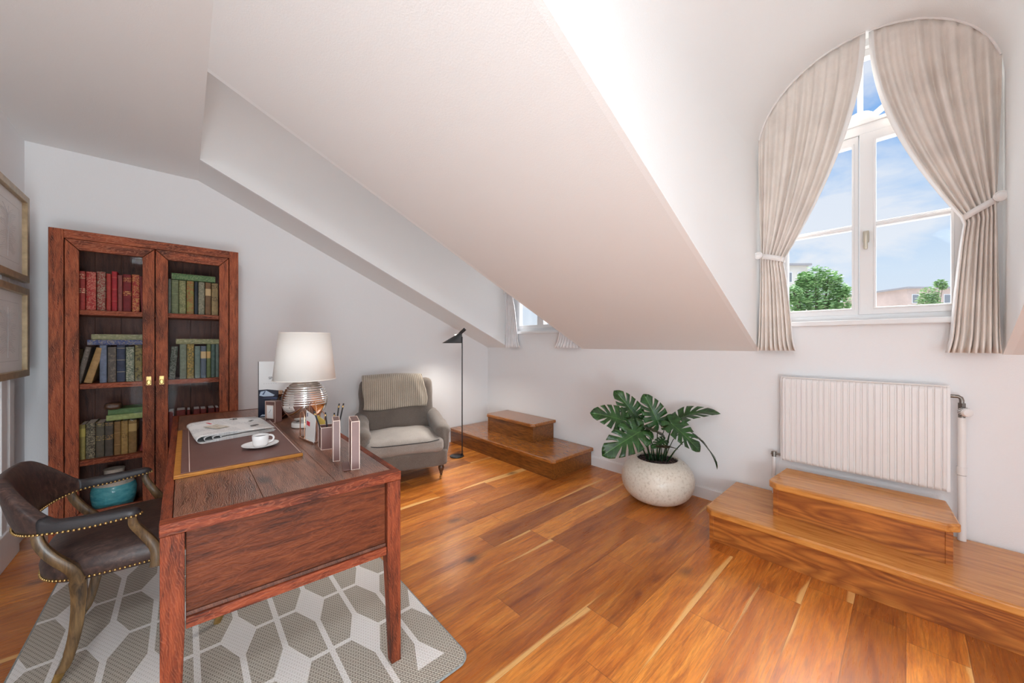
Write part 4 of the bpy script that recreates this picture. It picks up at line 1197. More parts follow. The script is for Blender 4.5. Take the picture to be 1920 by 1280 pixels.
# the car picture: navy body, windscreen, bonnet highlight, bumper
M['navy'] = plain('navy_print', (.012, .018, .040), .25); M['iceblue'] = plain('pale_blue_print', (.45, .55, .68), .3); M['navymid'] = plain('mid_blue_print', (.04, .07, .16), .3)
def cover_poly(name, pts_, mat, off, par):
    pts_ = [(a, b * 1.16 if b > .03 else b) for a, b in pts_]
    P = lambda a, b, t: o + ex * a + UP * b + ey * t
    return MB().poly(pts_, P, off, off + .0004).build(name, mat, par)
car = cover_poly('printed_car', [(0, .004), (bw, .004), (bw, .120), (.19, .150), (.13, .160), (.085, .166), (.05, .170), (0, .168)], M['navy'], -.0006, root)
cover_poly('windscreen', [(.004, .135), (.012, .158), (.045, .163), (.095, .135), (.085, .128), (.03, .128)], M['iceblue'], -.0011, car)
cover_poly('wiper', [(.020, .140), (.035, .160), (.042, .160), (.030, .138)], M['navymid'], -.0015, car)
cover_poly('bonnet_highlight', [(.02, .118), (.10, .122), (.16, .105), (.19, .06), (.17, .06), (.14, .095), (.09, .112)], M['navymid'], -.0011, car)
cover_poly('bumper', [(.008, .012), (.02, .024), (.075, .020), (.075, .012)], M['iceblue'], -.0011, car)
cover_poly('headlight', [(.15, .06), (.18, .085), (.205, .07), (.19, .045)], M['iceblue'], -.0011, car)

# ================================================================== DECANTER behind the clock
dc_ = (.488, 2.917, ZD + .001)
root = thing('decanter', 'small round brown glass bottle with cork stopper behind the clock', 'bottle', dc_)
MB().lathe([(.025, 0), (.042, .004), (.052, .04), (.052, .08), (.041, .115), (.021, .140), (.015, .150), (.015, .168), (.019, .170), (.012, .170), (.012, .15), (.018, .136), (.037, .112), (.048, .08), (.048, .04), (.038, .008), (.002, .006)], dc_, 36).build('glass_body', M['bottleglass'], root, smooth='all')
MB().lathe([(.002, .01), (.036, .010), (.046, .04), (.046, .075), (.002, .075)], dc_, 32).build('liquid', plain('brown_liquid', (.05, .014, .008), .1), root, smooth=True)
MB().lathe([(.011, .155), (.0125, .192), (.010, .195), (.002, .195)], dc_, 20).build('cork', plain('cork', (.42, .25, .15), .8, var=.3, vscale=90), root, smooth=True)

# ================================================================== LETTER RACK
o = Vector((.462, 2.250, ZD + .001)); ex = Vector((.16, -.99, 0)).normalized(); ey = Vector((-ex.y, ex.x, 0))
root = thing('letter_rack', 'metal letter rack with copper wire arches and silver base', 'letter rack', o)
axes_box(MB(), o, ex, ey, UP, 0, .185, -.002, .085, 0, .009).build('base_plate', M['chrome'], root, bevel=.002)
for k, (y, x0, w, h) in enumerate(((.004, .006, .055, .150), (.038, .040, .085, .205), (.072, .085, .06, .150), (.020, .115, .055, .145))):
    pts = [o + ex * x0 + ey * y + UP * .009]
    for q in range(13):
        a = PI - PI * q / 12; pts.append(o + ex * (x0 + w / 2 + w / 2 * math.cos(a)) + ey * y + UP * (h - w / 2 + w / 2 * math.sin(a)))
    pts.append(o + ex * (x0 + w) + ey * y + UP * .009)
    MB().tube(pts, .0024, 8).build('wire_arch', M['copper'] if k != 1 else M['copper'], root, smooth=True)
M['kraft'] = plain('peach_paper', (.72, .50, .40), .8); M['pinkp'] = plain('pink_paper', (.76, .56, .53), .8); M['yellow'] = plain('yellow_paper', (.80, .66, .16), .8)
for k, (y, x0, w, h, tilt, mat, lb) in enumerate(((.012, .050, .115, .150, .10, M['paper'], 'white envelope with red print standing in the letter rack'), (.028, .075, .105, .110, -.04, M['pinkp'], 'pink paper envelope in the rack behind the white one'), (.056, .09, .09, .120, .03, M['yellow'], 'yellow note card at the back of the letter rack'))):
    q = o + ex * x0 + ey * y + UP * .0095
    e1 = (ex * math.cos(tilt) + UP * math.sin(tilt) * .0); e2 = (UP * math.cos(.05) + ex * math.sin(tilt)).normalized()
    en = thing('envelope', lb, 'envelope', q, 0, 'papers in the letter rack')
    MB().hexa([q, q + e1 * w, q + e1 * w + ey * .0015, q + ey * .0015, q + e2 * h, q + e1 * w + e2 * (h - .02), q + e1 * w + e2 * (h - .02) + ey * .0015, q + e2 * h + ey * .0015]).build('sheet', mat, en)
    if k == 0:
        MB().hexa([q + e1 * .012 + e2 * .072 - ey * .0008, q + e1 * .05 + e2 * .068 - ey * .0008, q + e1 * .05 + e2 * .068, q + e1 * .012 + e2 * .072, q + e1 * .012 + e2 * .095 - ey * .0008, q + e1 * .05 + e2 * .091 - ey * .0008, q + e1 * .05 + e2 * .091, q + e1 * .012 + e2 * .095]).build('red_stamp', M['red'], en)
        MB().hexa([q + e1 * .012 + e2 * .118 - ey * .0008, q + e1 * .022 + e2 * .118 - ey * .0008, q + e1 * .022 + e2 * .118, q + e1 * .012 + e2 * .118, q + e1 * .012 + e2 * .138 - ey * .0008, q + e1 * .022 + e2 * .138 - ey * .0008, q + e1 * .022 + e2 * .138, q + e1 * .012 + e2 * .138]).build('blue_stamp', M['navymid'], en)

# ================================================================== PEN CUP, PENCILS, BOOKENDS
def leather_box(root, o, ex, ey, w, d_, h, nm='leather_panel', open_top=True):
    t = .004
    if open_top:
        mb = MB()
        for a in ((0, w, 0, t, 0, h), (0, w, d_ - t, d_, 0, h), (0, t, t, d_ - t, 0, h), (w - t, w, t, d_ - t, 0, h), (t, w - t, t, d_ - t, 0, t)): axes_box(mb, o, ex, ey, UP, *a)
    else: mb = axes_box(MB(), o, ex, ey, UP, 0, w, 0, d_, 0, h)
    mb.build(nm, M['mauve'], root, bevel=.0015)
    mb = MB(); e = .0022
    for x, y in ((0, 0), (w, 0), (0, d_), (w, d_)):
        axes_box(mb, o, ex, ey, UP, x - .0012, x + .0012, y - .0012, y + .0012, 0, h + .0005)
    for x0, x1, y0, y1 in ((0, w, -.0012, .0012), (0, w, d_ - .0012, d_ + .0012), (-.0012, .0012, 0, d_), (w - .0012, w + .0012, 0, d_)):
        axes_box(mb, o, ex, ey, UP, x0, x1, y0, y1, h - .001, h + .0012); axes_box(mb, o, ex, ey, UP, x0, x1, y0, y1, .0005, .0025)
    mb.build('piped_edge', M['cream'], root)
o = Vector((.489, 1.922, ZD + .001)); ex = Vector((.97, -.24, 0)).normalized(); ey = Vector((.10, .99, 0)).normalized()
pcup = thing('pen_cup', 'square mauve leather pen cup holding black pencils', 'pen cup', o)
leather_box(pcup, o, ex, ey, .082, .080, .108)
for (x, y, dx, dy, L, lb) in ((.030, .020, -.055, .02, .180, 'black pencil leaning far left in the pen cup'), (.040, .030, -.018, .00, .172, 'black pencil near upright in the pen cup front'), (.058, .030, .006, .01, .165, 'straight black pencil in the pen cup, right of the leaning ones'),
                              (.064, .058, .028, .015, .205, 'tall black pencil with gold band, left of the back pair'), (.070, .066, .045, .02, .202, 'tall black pencil with gold band, right of the back pair')):
    b0 = o + ex * x + ey * y + UP * .005; b1 = b0 + ex * dx + ey * dy + UP * L
    pr_ = thing('pencil', lb, 'pencil', b0, 0, 'pencils in the pen cup')
    MB().tube([b0, b1], .0036, 6).build('barrel', M['black'], pr_)
    MB().tube([b0 + (b1 - b0) * .90, b0 + (b1 - b0) * .945], .0039, 8).build('ferrule', M['brass'], pr_)
def bookend(o, ex, ey, w, d_, h, foot, lb):
    r = thing('bookend', lb, 'bookend', o, 0, 'leather bookends on the desk')
    leather_box(r, Vector(o), ex, ey, w, d_, h, 'upright', False)
    axes_box(MB(), Vector(o), ex, ey, UP, -.001 - foot, -.0015, .002, d_ - .002, 0, .004).build('foot_plate', M['mauve'], r, bevel=.001)
ex = Vector((.97, -.24, 0)).normalized(); ey = Vector((.24, .97, 0)).normalized()
bookend((.480, 1.700, ZD + .001), ex, ey, .026, .105, .178, .002, 'shorter mauve leather bookend beside the pen cup')
bookend((.503, 1.536, ZD + .001), ex, ey, .030, .120, .198, .030, 'taller mauve leather bookend nearest the desk corner')

# ================================================================== DESK CHAIR
CX, CY = -.20, 2.385
root = thing('desk_chair', 'brown leather barrel-back desk chair with brass nailhead trim, tucked at the desk', 'chair', (CX, CY, RT))
# seat: rounded leather cushion, wider at the front
N = 44
def seat_ring(z, k, dome=0):
    out = []
    for i in range(N):
        a = 2 * PI * i / N; ca, sa = math.cos(a), math.sin(a)
        e = .62
        x = math.copysign(abs(ca) ** e, ca); y = math.copysign(abs(sa) ** e, sa)
        wy = .275 + .020 * x
        out.append(Vector((CX + .03 + .245 * x * k, CY + wy * y * k, z)))
    return out
rings = [seat_ring(.398, .93), seat_ring(.398, .985), seat_ring(.405, 1.0), seat_ring(.445, 1.015), seat_ring(.475, .985), seat_ring(.495, .90), seat_ring(.508, .72), seat_ring(.514, .45), seat_ring(.516, .15)]
MB().loft(rings).build('seat', M['leather'], root, smooth='all')
SEAT = bpy.context.scene.objects['seat']
mb = MB(); per = seat_ring(.409, 1.008); L = 0
cum = [0]
per.append(per[0])
for i in range(len(per) - 1): cum.append(cum[-1] + (per[i + 1] - per[i]).length)
nn = int(cum[-1] / .0135)
def at_len(path, cum, s):
    for i in range(len(cum) - 1):
        if cum[i + 1] >= s:
            q = (s - cum[i]) / max(1e-9, cum[i + 1] - cum[i]); return path[i].lerp(path[i + 1], q)
    return path[-1]
for k in range(nn): mb.sphere(at_len(per, cum, cum[-1] * k / nn), .0052, 4)
mb.build('nailhead_row', M['brass'], SEAT, smooth='all')
# barrel back: a leather band that rises from the arm pads to the crest
path = [(-.125, 2.045), (-.20, 2.060), (-.28, 2.078), (-.345, 2.098), (-.395, 2.135), (-.432, 2.20), (-.452, 2.28), (-.458, 2.37), (-.452, 2.46), (-.432, 2.54), (-.395, 2.605), (-.345, 2.640), (-.28, 2.656), (-.20, 2.668), (-.125, 2.678)]
def smoothpath(p, n):
    P = [Vector((*q, 0)) if len(q) == 2 else Vector(q) for q in p]; out = []
    P = [P[0] * 2 - P[1]] + P + [P[-1] * 2 - P[-2]]
    m_ = len(P) - 3
    for i in range(n + 1):
        t = i / n * m_; k = min(int(t), m_ - 1); t -= k
        a, b, c, d_ = P[k:k + 4]
        out.append(.5 * ((2 * b) + (-a + c) * t + (2 * a - 5 * b + 4 * c - d_) * t * t + (-a + 3 * b - 3 * c + d_) * t ** 3))
    return out
pp_ = smoothpath(path, 84); rings = []; low = []; topin = []; nailout = []; nailin = []
for i, p in enumerate(pp_):
    s = i / 84; c = abs(s - .5) * 2      # 0 at the crest, 1 at the arm fronts
    t = (pp_[min(i + 1, 84)] - pp_[max(i - 1, 0)]).normalized(); nrm = Vector((-t.y, t.x, 0))   # points outwards or inwards
    inn = Vector((-.15, 2.37, 0)) - p
    if nrm.dot(inn) < 0: nrm = -nrm     # inwards
    ease = lambda a, b, x: (lambda q: q * q * (3 - 2 * q))(max(0, min(1, (x - a) / (b - a))))
    rise = 1 - ease(.18, .58, c)
    zb = .612 + .018 * (1 - rise) * 0 - .012 * rise + .012 * ease(.7, 1, c)
    zt = .655 + .152 * rise
    hw_in = .026 - .008 * rise; hw_out = .024
    lean = -nrm * (.045 * rise)          # the back rakes outwards towards the crest
    endr = 1 - .72 * max(0, (c - .955) / .045) ** 2
    ring = []
    zc_ = (zb + zt) / 2; hz = (zt - zb) / 2
    for k in range(18):
        a = 2 * PI * k / 18; ca, sa = math.cos(a), math.sin(a)
        e = .55
        ox = math.copysign(abs(ca) ** e, ca); oz = math.copysign(abs(sa) ** e, sa)
        w = hw_in if ox > 0 else hw_out
        z = zc_ + hz * oz * endr
        q = (z - zb) / (zt - zb)
        ring.append(Vector((p.x, p.y, z)) + nrm * (ox * w * endr) + lean * q)
    rings.append(ring)
    nailout.append(Vector((p.x, p.y, zb + .007)) - nrm * (hw_out * endr + .0005))
    nailin.append(Vector((p.x, p.y, zb + .007)) + nrm * (hw_in * endr + .0005))
bk = MB().loft(rings).build('barrel_back', M['leather'], root, smooth='all')
def nail_row(pts, step, nm):
    cum = [0]
    for i in range(len(pts) - 1): cum.append(cum[-1] + (pts[i + 1] - pts[i]).length)
    n_ = int(cum[-1] / step); mb = MB()
    for k in range(n_ + 1): mb.sphere(at_len(pts, cum, cum[-1] * k / n_), .0050, 4)
    mb.build(nm, M['brass'], bk, smooth='all')
nail_row(nailout, .0135, 'nailhead_row'); nail_row(nailin, .0135, 'nailhead_row')
# seams between back and arm pads (dark grey arm leather)
for side in (0, 1):
    idx = range(0, 22) if side == 0 else range(63, 85)
    rs = []
    for i in idx:
        r_ = rings[i]; cc_ = sum(r_, Vector()) / len(r_)
        rs.append([cc_ + (q - cc_) * 1.012 + Vector((0, 0, .0006)) for q in r_])
    MB().loft(rs).build('arm_pad', M['leatherdark'], bk, smooth='all')
# legs and posts
def bar(nm, pts, w, d_=None, par=root, mat=None):
    d_ = d_ or w
    P = smoothpath(pts, 26); rings = []
    for i, p in enumerate(P):
        t = (P[min(i + 1, 26)] - P[max(i - 1, 0)]).normalized(); q = i / 26
        ww = (w[0] + (w[1] - w[0]) * q) if isinstance(w, tuple) else w
        a = (Vector((1, 0, 0)) - t * t.x).normalized(); b_ = t.cross(a)
        rings.append([p + a * x * ww + b_ * y * ww * .8 for x, y in ((-.5, -.38), (-.38, -.5), (.38, -.5), (.5, -.38), (.5, .38), (.38, .5), (-.38, .5), (-.5, .38))])
    return MB().loft(rings).build(nm, mat or M['chairwood'], par, smooth=True)
for sy in (-1, 1):
    ya = CY + sy * .275; yb = CY + sy * .262
    yr = CY + sy * .255
    # rear post curves down from the back corner into the rear leg
    bar('rear_post', [(-.392, CY + sy * .262, .640), (-.385, CY + sy * .268, .58), (-.355, CY + sy * .272, .52), (-.312, CY + sy * .268, .46), (-.298, CY + sy * .258, .42), (-.297, CY + sy * .250, .395)], (.026, .040))
    lg = bar('rear_leg', [(-.297, CY + sy * .246, .400), (-.296, CY + sy * .236, .32), (-.306, CY + sy * .225, .20), (-.328, CY + sy * .215, .09), (-.346, CY + sy * .210, .052)], (.044, .026))
    bar('brass_tip', [(-.345, CY + sy * .2105, .054), (-.352, CY + sy * .208, .034), (-.362, CY + sy * .206, RT + .0005)], (.0275, .021), par=lg, mat=M['brass'])
    yo = CY + sy * .302
    bar('arm_post', [(-.150, CY + sy * .318, .618), (-.146, CY + sy * .312, .585), (-.118, CY + sy * .300, .53), (-.088, CY + sy * .300, .47), (-.082, CY + sy * .300, .42), (-.084, CY + sy * .298, .392)], (.024, .040))
    fl = bar('front_leg', [(.185, CY + sy * .235, .400), (.180, CY + sy * .235, .30), (.150, CY + sy * .232, .15), (.125, CY + sy * .230, .052)], (.048, .030))
    bar('brass_tip', [(.126, CY + sy * .230, .054), (.110, CY + sy * .230, RT + .0005)], (.0315, .024), par=fl, mat=M['brass'])

# ================================================================== ARMCHAIR
ca_, sa_ = math.cos(R(18)), math.sin(R(18))
AO = Vector((1.432 + .05 * ca_, 3.092 - .05 * sa_, 0))
root = thing('armchair', 'low taupe upholstered armchair with pale seat cushion and turned legs', 'armchair', AO, R(-18))
B = lambda nm, mat, mb, par=root: mb.build(nm, mat, par, smooth='all', local=True)
B('seat_base', M['arm'], MB().rbox((0, .385, .215), (.79, .74, .17), .035, 14, wr=.006, wsc=5, seed=1))
cu = B('seat_cushion', M['seatf'], MB().rbox((0, .315, .345), (.70, .66, .13), .050, 20, puff=.035, wr=.010, wsc=5, seed=4))
# piping along the cushion edge
pts = []
for i in range(61):
    a = 2 * PI * i / 60; c_, s_ = math.cos(a), math.sin(a); e = .28
    pts.append((.347 * math.copysign(abs(c_) ** e, c_), .315 + .330 * math.copysign(abs(s_) ** e, s_), .388 + .004 * math.sin(a * 5)))
MB().tube(pts, .0042, 6).build('piping', M['piping'], cu, smooth='all', local=True)
tilt = Matrix.Rotation(R(-11), 3, 'X')
B('backrest', M['arm'], MB().rbox((0, .665, .62), (.755, .17, .60), .065, 18, wr=.012, wsc=4.5, seed=9, M=tilt))
for sx in (-1, 1):
    # scrolled arm: a swept rounded section that slopes down to the front
    rings = []
    for i in range(22):
        q = i / 21; y = .70 - .66 * q; zt = .590 - .085 * q ** 1.6 ; w = .066 + .012 * q
        xc = .362 * sx
        ring = []
        for k in range(24):
            a = 2 * PI * k / 24; cx_, cz_ = math.cos(a), math.sin(a)
            if cz_ > 0: x, z = cx_ * w * 1.0, zt - w + cz_ * w
            else: x, z = cx_ * w * (.84 - .16 * cz_ * 0), zt - w + cz_ * (zt - w - .19)
            wv = noise.noise(Vector((x * 8 + sx, y * 9, z * 11))) * .008
            sc = 1 - .45 * max(0, (q - .93) / .07) ** 2 - .3 * max(0, (.05 - q) / .05) ** 2
            ring.append(Vector((xc + (x + wv) * sc, y, .36 + (z - .36) * (1 - .12 * (1 - sc)) + wv)))
        rings.append(ring)
    B('armrest', M['arm'], MB().loft(rings))
for sx, y in ((-1, .055), (1, .055), (-1, .70), (1, .70)):
    x = sx * .335
    lg = MB().lathe([(.024, .155), (.026, .145), (.022, .135), (.026, .125), (.029, .110), (.022, .085), (.014, .070), (.018, .064), (.013, .058), (.011, .040), (.010, .034)], (x, y, 0), 20).build('turned_leg', M['turned'], root, smooth='all', local=True)
    MB().lathe([(.011, .040), (.012, .034), (.008, .028), (.006, .020), (.002, .020)], (x, y, 0), 14).lathe([(.003, -.007), (.013, -.006), (.0145, 0), (.013, .006), (.003, .007)], (x - .004, y + .006, .0150), 18, axis=(1, .3, 0)).build('brass_caster', M['brass'], lg, smooth='all', local=True)
# throw draped over the backrest
mb = MB(); W_, n1, n2 = .60, 48, 44; vs = []; fs = []
prof = smoothpath([(0, .745, .62), (0, .795, .78), (0, .812, .88), (0, .790, .935), (0, .735, .945), (0, .668, .935), (0, .620, .895), (0, .598, .82), (0, .582, .72), (0, .565, .615)], n2)
for j, p in enumerate(prof):
    for i in range(n1 + 1):
        s = i / n1; x = -.345 + (.62 + .02 * math.sin(j * .2)) * s
        front = max(0, (j / n2 - .55) / .45)
        fold = .012 * math.sin(s * 9 + 1.0) * front + .016 * math.exp(-((s - .47 - .02 * front) / .035) ** 2) * front + .014 * math.exp(-((s - .80 - .10 * front) / .05) ** 2) * front
        dz = -.018 * math.sin(s * 5.2 + .4) * front ** 2 + .022 * (s - .5) * front * -1 + .014 * math.cos((s - .5) * PI) * (1 - front)
        vs.append((x + .012 * front * math.sin(j * .35), p.y - .010 - fold, p.z + .010 + dz))
for j in range(n2):
    for i in range(n1):
        a = j * (n1 + 1) + i; fs.append((a, a + 1, a + n1 + 2, a + n1 + 1))
mb.add(vs, fs)
th = mb.build('throw_blanket', M['throw'], None, smooth='all', thick=.007, recalc=False, origin=(0, 0, 0))
th.location = AO; th.rotation_euler = (0, 0, R(-18))
tag(th, 'beige ribbed throw blanket draped over the armchair backrest', 'blanket')

# ================================================================== FLOOR LAMP
lb = Vector((2.305, 3.500, 0))
root = thing('floor_lamp', 'slim black floor lamp with conical shade beside the armchair', 'floor lamp', lb)
MB().lathe([(.003, .0005), (.076, .0005), (.080, .003), (.080, .010), (.076, .0125), (.003, .0125)], lb, 40).build('base', M['black'], root, smooth=True)
pl = lb + Vector((.045, -.042, 0))
MB().tube([pl + UP * .012, pl + UP * 1.375], .0065, 10).build('pole', M['black'], root, smooth=True)
MB().tube([pl + UP * .012, pl + UP * .035], .012, 12).build('pole_collar', M['black'], root, smooth=True)
dl_ = -RGT * .92 + FWD * .1; dl_.normalize()
# skewed cone: horizontal rim, apex near the pole
n = 44; rim_c = pl + dl_ * .118 + UP * 1.302; apex = pl + dl_ * .020 + UP * 1.415
def cone_ring(c, r, z):
    return [Vector((c.x + r * math.cos(2 * PI * i / n), c.y + r * math.sin(2 * PI * i / n), z)) for i in range(n)]
rs = []
for q in (0, .12, .3, .5, .7, .85, 1.0):
    c = rim_c.lerp(apex, q); r = .112 + (.018 - .112) * q
    rs.append(cone_ring(c, r, c.z))
rs.append(cone_ring(apex, .002, apex.z + .003))
shd = MB().loft(rs, caps=False).build('lamp_shade', M['greyshade'], root, smooth='all', thick=.002, recalc=False)
MB().tube([apex - UP * .012 + dl_ * .012, apex + UP * .012 - dl_ * .012, apex + UP * .050 - dl_ * .055], .019, 18).build('shade_neck', M['black'], root, smooth=True)
bulb = MB().lathe([(.003, -.035), (.018, -.030), (.026, -.012), (.022, .010), (.012, .03), (.012, .05), (.003, .05)], rim_c.lerp(apex, .45), 20)
m, nt, b = newmat('glowing_bulb'); b.inputs['Emission Color'].default_value = (1, .86, .66, 1); b.inputs['Emission Strength'].default_value = 6
bulb.build('bulb', m, root, smooth='all')
ld = bpy.data.lights.new('floor_lamp_light', 'SPOT'); ld.energy = 22; ld.color = (1, .93, .84); ld.spot_size = R(135); ld.spot_blend = .8; ld.shadow_soft_size = .03
lo_ = bpy.data.objects.new('floor_lamp_light', ld); COL.objects.link(lo_); lo_.location = rim_c + UP * .004

# ================================================================== POTTED MONSTERA
PC = Vector((2.885, 1.400, 0))
root = thing('potted_plant', 'green monstera in a round speckled cream pot between the two platforms', 'plant', PC)
POTP = [(.003, .0005), (.108, .0005)]
for k in range(31):
    a_ = R(-68 + 132 * k / 30); q_ = math.cos(a_)
    POTP.append((.283 * (q_ ** .62), .188 + .182 * math.sin(a_) * (1.02 if a_ < 0 else .98)))
POTP += [(POTP[-1][0] - .006, .354), (POTP[-1][0] - .014, .348), (POTP[-1][0] - .002, .32), (.21, .30), (.003, .30)]
MB().lathe(POTP, PC, 64).build('pot', M['pot'], root, smooth='all')
mb = MB(); rnd = random.Random(3); n = 36; rings = []
for k in range(9):
    r = .206 * k / 8 + .001
    rings.append([Vector((PC.x + r * math.cos(2 * PI * i / n), PC.y + r * math.sin(2 * PI * i / n), .326 + .006 * noise.noise(Vector((r * 30, i, 1))) * (1 if k < 8 else 0))) for i in range(n)])
mb.loft(rings, caps=False)
for k in range(420):
    a = rnd.uniform(0, 2 * PI); r = .196 * math.sqrt(rnd.random()); s = rnd.uniform(.003, .007)
    p = Vector((PC.x + r * math.cos(a), PC.y + r * math.sin(a), .329)); R3 = Matrix.Rotation(rnd.uniform(0, 6), 3, 'Z') @ Matrix.Rotation(rnd.uniform(0, 6), 3, 'X')
    mb.hexa([p + R3 @ Vector(q) * s for q in ((-1, -1, -1), (1, -1, -1), (1, 1, -1), (-1, 1, -1), (-1, -1, .6), (1, -1, .6), (1, 1, .6), (-1, 1, .6))])
so = mb.build('soil', M['soil'], root)

def leaf_outline(nsl=5):
    """half outlines with slits; x along the midrib (0 stem .. 1 tip)"""
    def r(a): # polar radius around the stem joint, a in degrees from the tip direction
        pts_ = [(0, 1.0), (12, .93), (25, .80), (45, .66), (70, .56), (95, .50), (120, .45), (145, .36), (165, .20), (180, .05)]
        for (a0, r0), (a1, r1) in zip(pts_, pts_[1:]):
            if a <= a1: return r0 + (r1 - r0) * (a - a0) / (a1 - a0)
        return .05
    slits = [22, 37, 56, 80, 108][:nsl]
    def half(sgn):
        pts_ = []; a = 0.0
        angs = sorted(set([0, 6, 12, 18, 30, 46, 64, 72, 90, 98, 116, 125, 135, 145, 155, 165, 174]) | set())
        ev = [(x, 0) for x in angs if all(abs(x - s) > 3.0 for s in slits)] + [(s, 1) for s in slits]
        ev.sort()
        for x, k in ev:
            rr_ = r(x)
            P = lambda ang, rad: (rad * math.cos(R(ang)), sgn * rad * math.sin(R(ang)))
            if not k: pts_.append(P(x, rr_))
            else:
                g = 2.0 + x * .012
                o1 = P(x - g, r(x - g)); o2 = P(x + g, r(x + g)); oc = P(x, rr_)
                mx = oc[0] * .50 + .02
                inn = (oc[0] + (mx - oc[0]) * .74, oc[1] * .26)
                md = (oc[0] + (mx - oc[0]) * .36, oc[1] * .66)
                dx, dy = o2[0] - o1[0], o2[1] - o1[1]
                pts_.append(o1); pts_.append((md[0] - dx * .42, md[1] - dy * .42)); pts_.append(inn); pts_.append((md[0] + dx * .42, md[1] + dy * .42)); pts_.append(o2)
        return pts_
    top = half(1); bot = half(-1)
    return top + [(-.02, 0)] + bot[::-1][:-1]
OUT = leaf_outline()
def leaf(att, tip, nrm, wid, droop=.10, fold=.25, mat=None, base=None, stemr=.004, wave=.02, seed=0):
    att = Vector(att); tip = Vector(tip); L = (tip - att).length
    ex = (tip - att).normalized(); nz = Vector(nrm); nz = (nz - ex * nz.dot(ex)).normalized(); ey = nz.cross(ex)
    tris = tessellate_polygon([[Vector((a, b, 0)) for a, b in OUT]])
    bm = bmesh.new(); vv = [bm.verts.new((a, b, 0)) for a, b in OUT]
    for t in tris:
        try: bm.faces.new([vv[i] for i in t])
        except Exception: pass
    for _ in range(3):
        es = [e for e in bm.edges if e.calc_length() > .11]
        if es: bmesh.ops.subdivide_edges(bm, edges=es, cuts=1); bmesh.ops.triangulate(bm, faces=bm.faces)
    bm.verts.index_update()
    mb = MB(); mb.uv = []
    for v in bm.verts:
        a, b = v.co.x, v.co.y
        z = -droop * (a - .3) ** 2 * (1.4 if a > .3 else .5) + fold * abs(b) ** 1.2 * .5 - .55 * fold * abs(b) ** 2 + wave * math.sin(a * 9 + seed) * abs(b) * 2
        mb.v.append(att + ex * a * L + ey * b * L * wid * .84 + nz * z * L); mb.uv.append((a, b))
    for f in bm.faces: mb.f.append([v.index for v in f.verts]); mb.m.append(0)
    bm.free()
    lf = mb.build('leaf', mat or M['leaf'], root, smooth='all', thick=.0012, recalc=True)
    if base is not None:
        b0 = Vector(base); mid = b0.lerp(att, .55) + Vector((0, 0, .05))
        MB().tube([b0, b0.lerp(mid, .5) + UP * .012, mid, att.lerp(mid, .35) + UP * .008, att + ex * .01], [stemr * 1.6, stemr * 1.3, stemr, stemr * .9, stemr * .8], 8).build('leaf_stem', M['stem'], lf, smooth='all')
    return lf
CAMP = Vector((0, 0, 1.3))
def wp(px, py, dist):
    """a point at plan depth dist seen from the door side"""
    t = (px - 966.9) / 674.64; s = (643.3 - py) / 674.64
    return Vector(((FWD.x + t * RGT.x) * dist, (FWD.y + t * RGT.y) * dist, 1.3 + s * dist))
N0 = -FWD
bs = lambda dx, dy: (PC.x + dx, PC.y + dy, .322)
leaf(wp(1190, 778, 2.96), wp(1155, 731, 2.98), N0 + UP * .5, .86, .25, .5, base=bs(-.03, .04), seed=1)
leaf(wp(1167, 787, 2.90), wp(1110, 771, 2.86), N0 * .9 + UP * .6, .92, .2, .4, base=bs(-.05, .05), seed=2)
leaf(wp(1196, 811, 2.80), wp(1130, 852, 2.72), N0 + UP * .7, .84, .15, .4, base=bs(-.05, .02), seed=3)
leaf(wp(1233, 790, 2.92), wp(1208, 738, 2.96), N0 * 1.2 + UP * .2, .96, .15, .4, base=bs(.0, .0), seed=4)
leaf(wp(1268, 786, 2.94), wp(1343, 758, 2.84), N0 * .45 + UP * 1.0, .66, .45, .5, base=bs(.03, -.03), seed=5)
leaf(wp(1262, 796, 2.84), wp(1316, 845, 2.74), N0 + UP * .8, .80, .15, .35, base=bs(.03, -.05), seed=6)
leaf(wp(1306, 818, 2.86), wp(1356, 871, 2.82), N0 * .2 + UP * .3 + RGT, .40, .30, .3, base=bs(.02, -.07), seed=7)
leaf(wp(1213, 802, 2.86), wp(1246, 816, 2.70), UP - N0 * .55, .75, .1, .3, mat=M['leafdark'], base=bs(.0, .02), seed=8)
leaf(wp(1214, 803, 2.92), wp(1223, 829, 2.90), N0 + RGT * .9, .60, .1, .3, base=bs(-.02, .03), stemr=.003, seed=9)
leaf(wp(1241, 838, 2.84), wp(1272, 838, 2.74), UP * .7 - N0 * .5, .85, .2, .5, mat=M['leafdark'], base=bs(.03, -.02), stemr=.003, seed=10)
leaf(wp(1244, 826, 2.92), wp(1222, 838, 2.88), N0 + UP, .8, .2, .4, base=bs(.0, -.01), stemr=.003, seed=11)
leaf(wp(1205, 806, 3.00), wp(1178, 786, 3.02), N0 + UP * .6, .75, .2, .3, base=bs(-.02, .05), seed=12)
leaf(wp(1248, 800, 2.98), wp(1256, 775, 3.02), N0 + UP * .4 - RGT * .3, .70, .2, .3, base=bs(.01, .0), seed=13)
leaf(wp(1276, 812, 2.92), wp(1262, 800, 2.98), N0 + UP * 1.2, .75, .2, .3, base=bs(.04, -.04), stemr=.003, seed=14)
mb = MB(); rnd = random.Random(9)
for k in range(16):
    a = rnd.uniform(0, 6.28); r = rnd.uniform(0, .035); c = PC + Vector((r * math.cos(a) - (.035 if k % 2 else -.025), r * math.sin(a) + (.03 if k % 2 else -.03), .322))
    mb.tube([c, c + Vector((rnd.uniform(-.01, .01), rnd.uniform(-.01, .01), rnd.uniform(.03, .065)))], [.006, .004], 7)
mb.build('stem_sheaths', M['stem'], root, smooth='all')

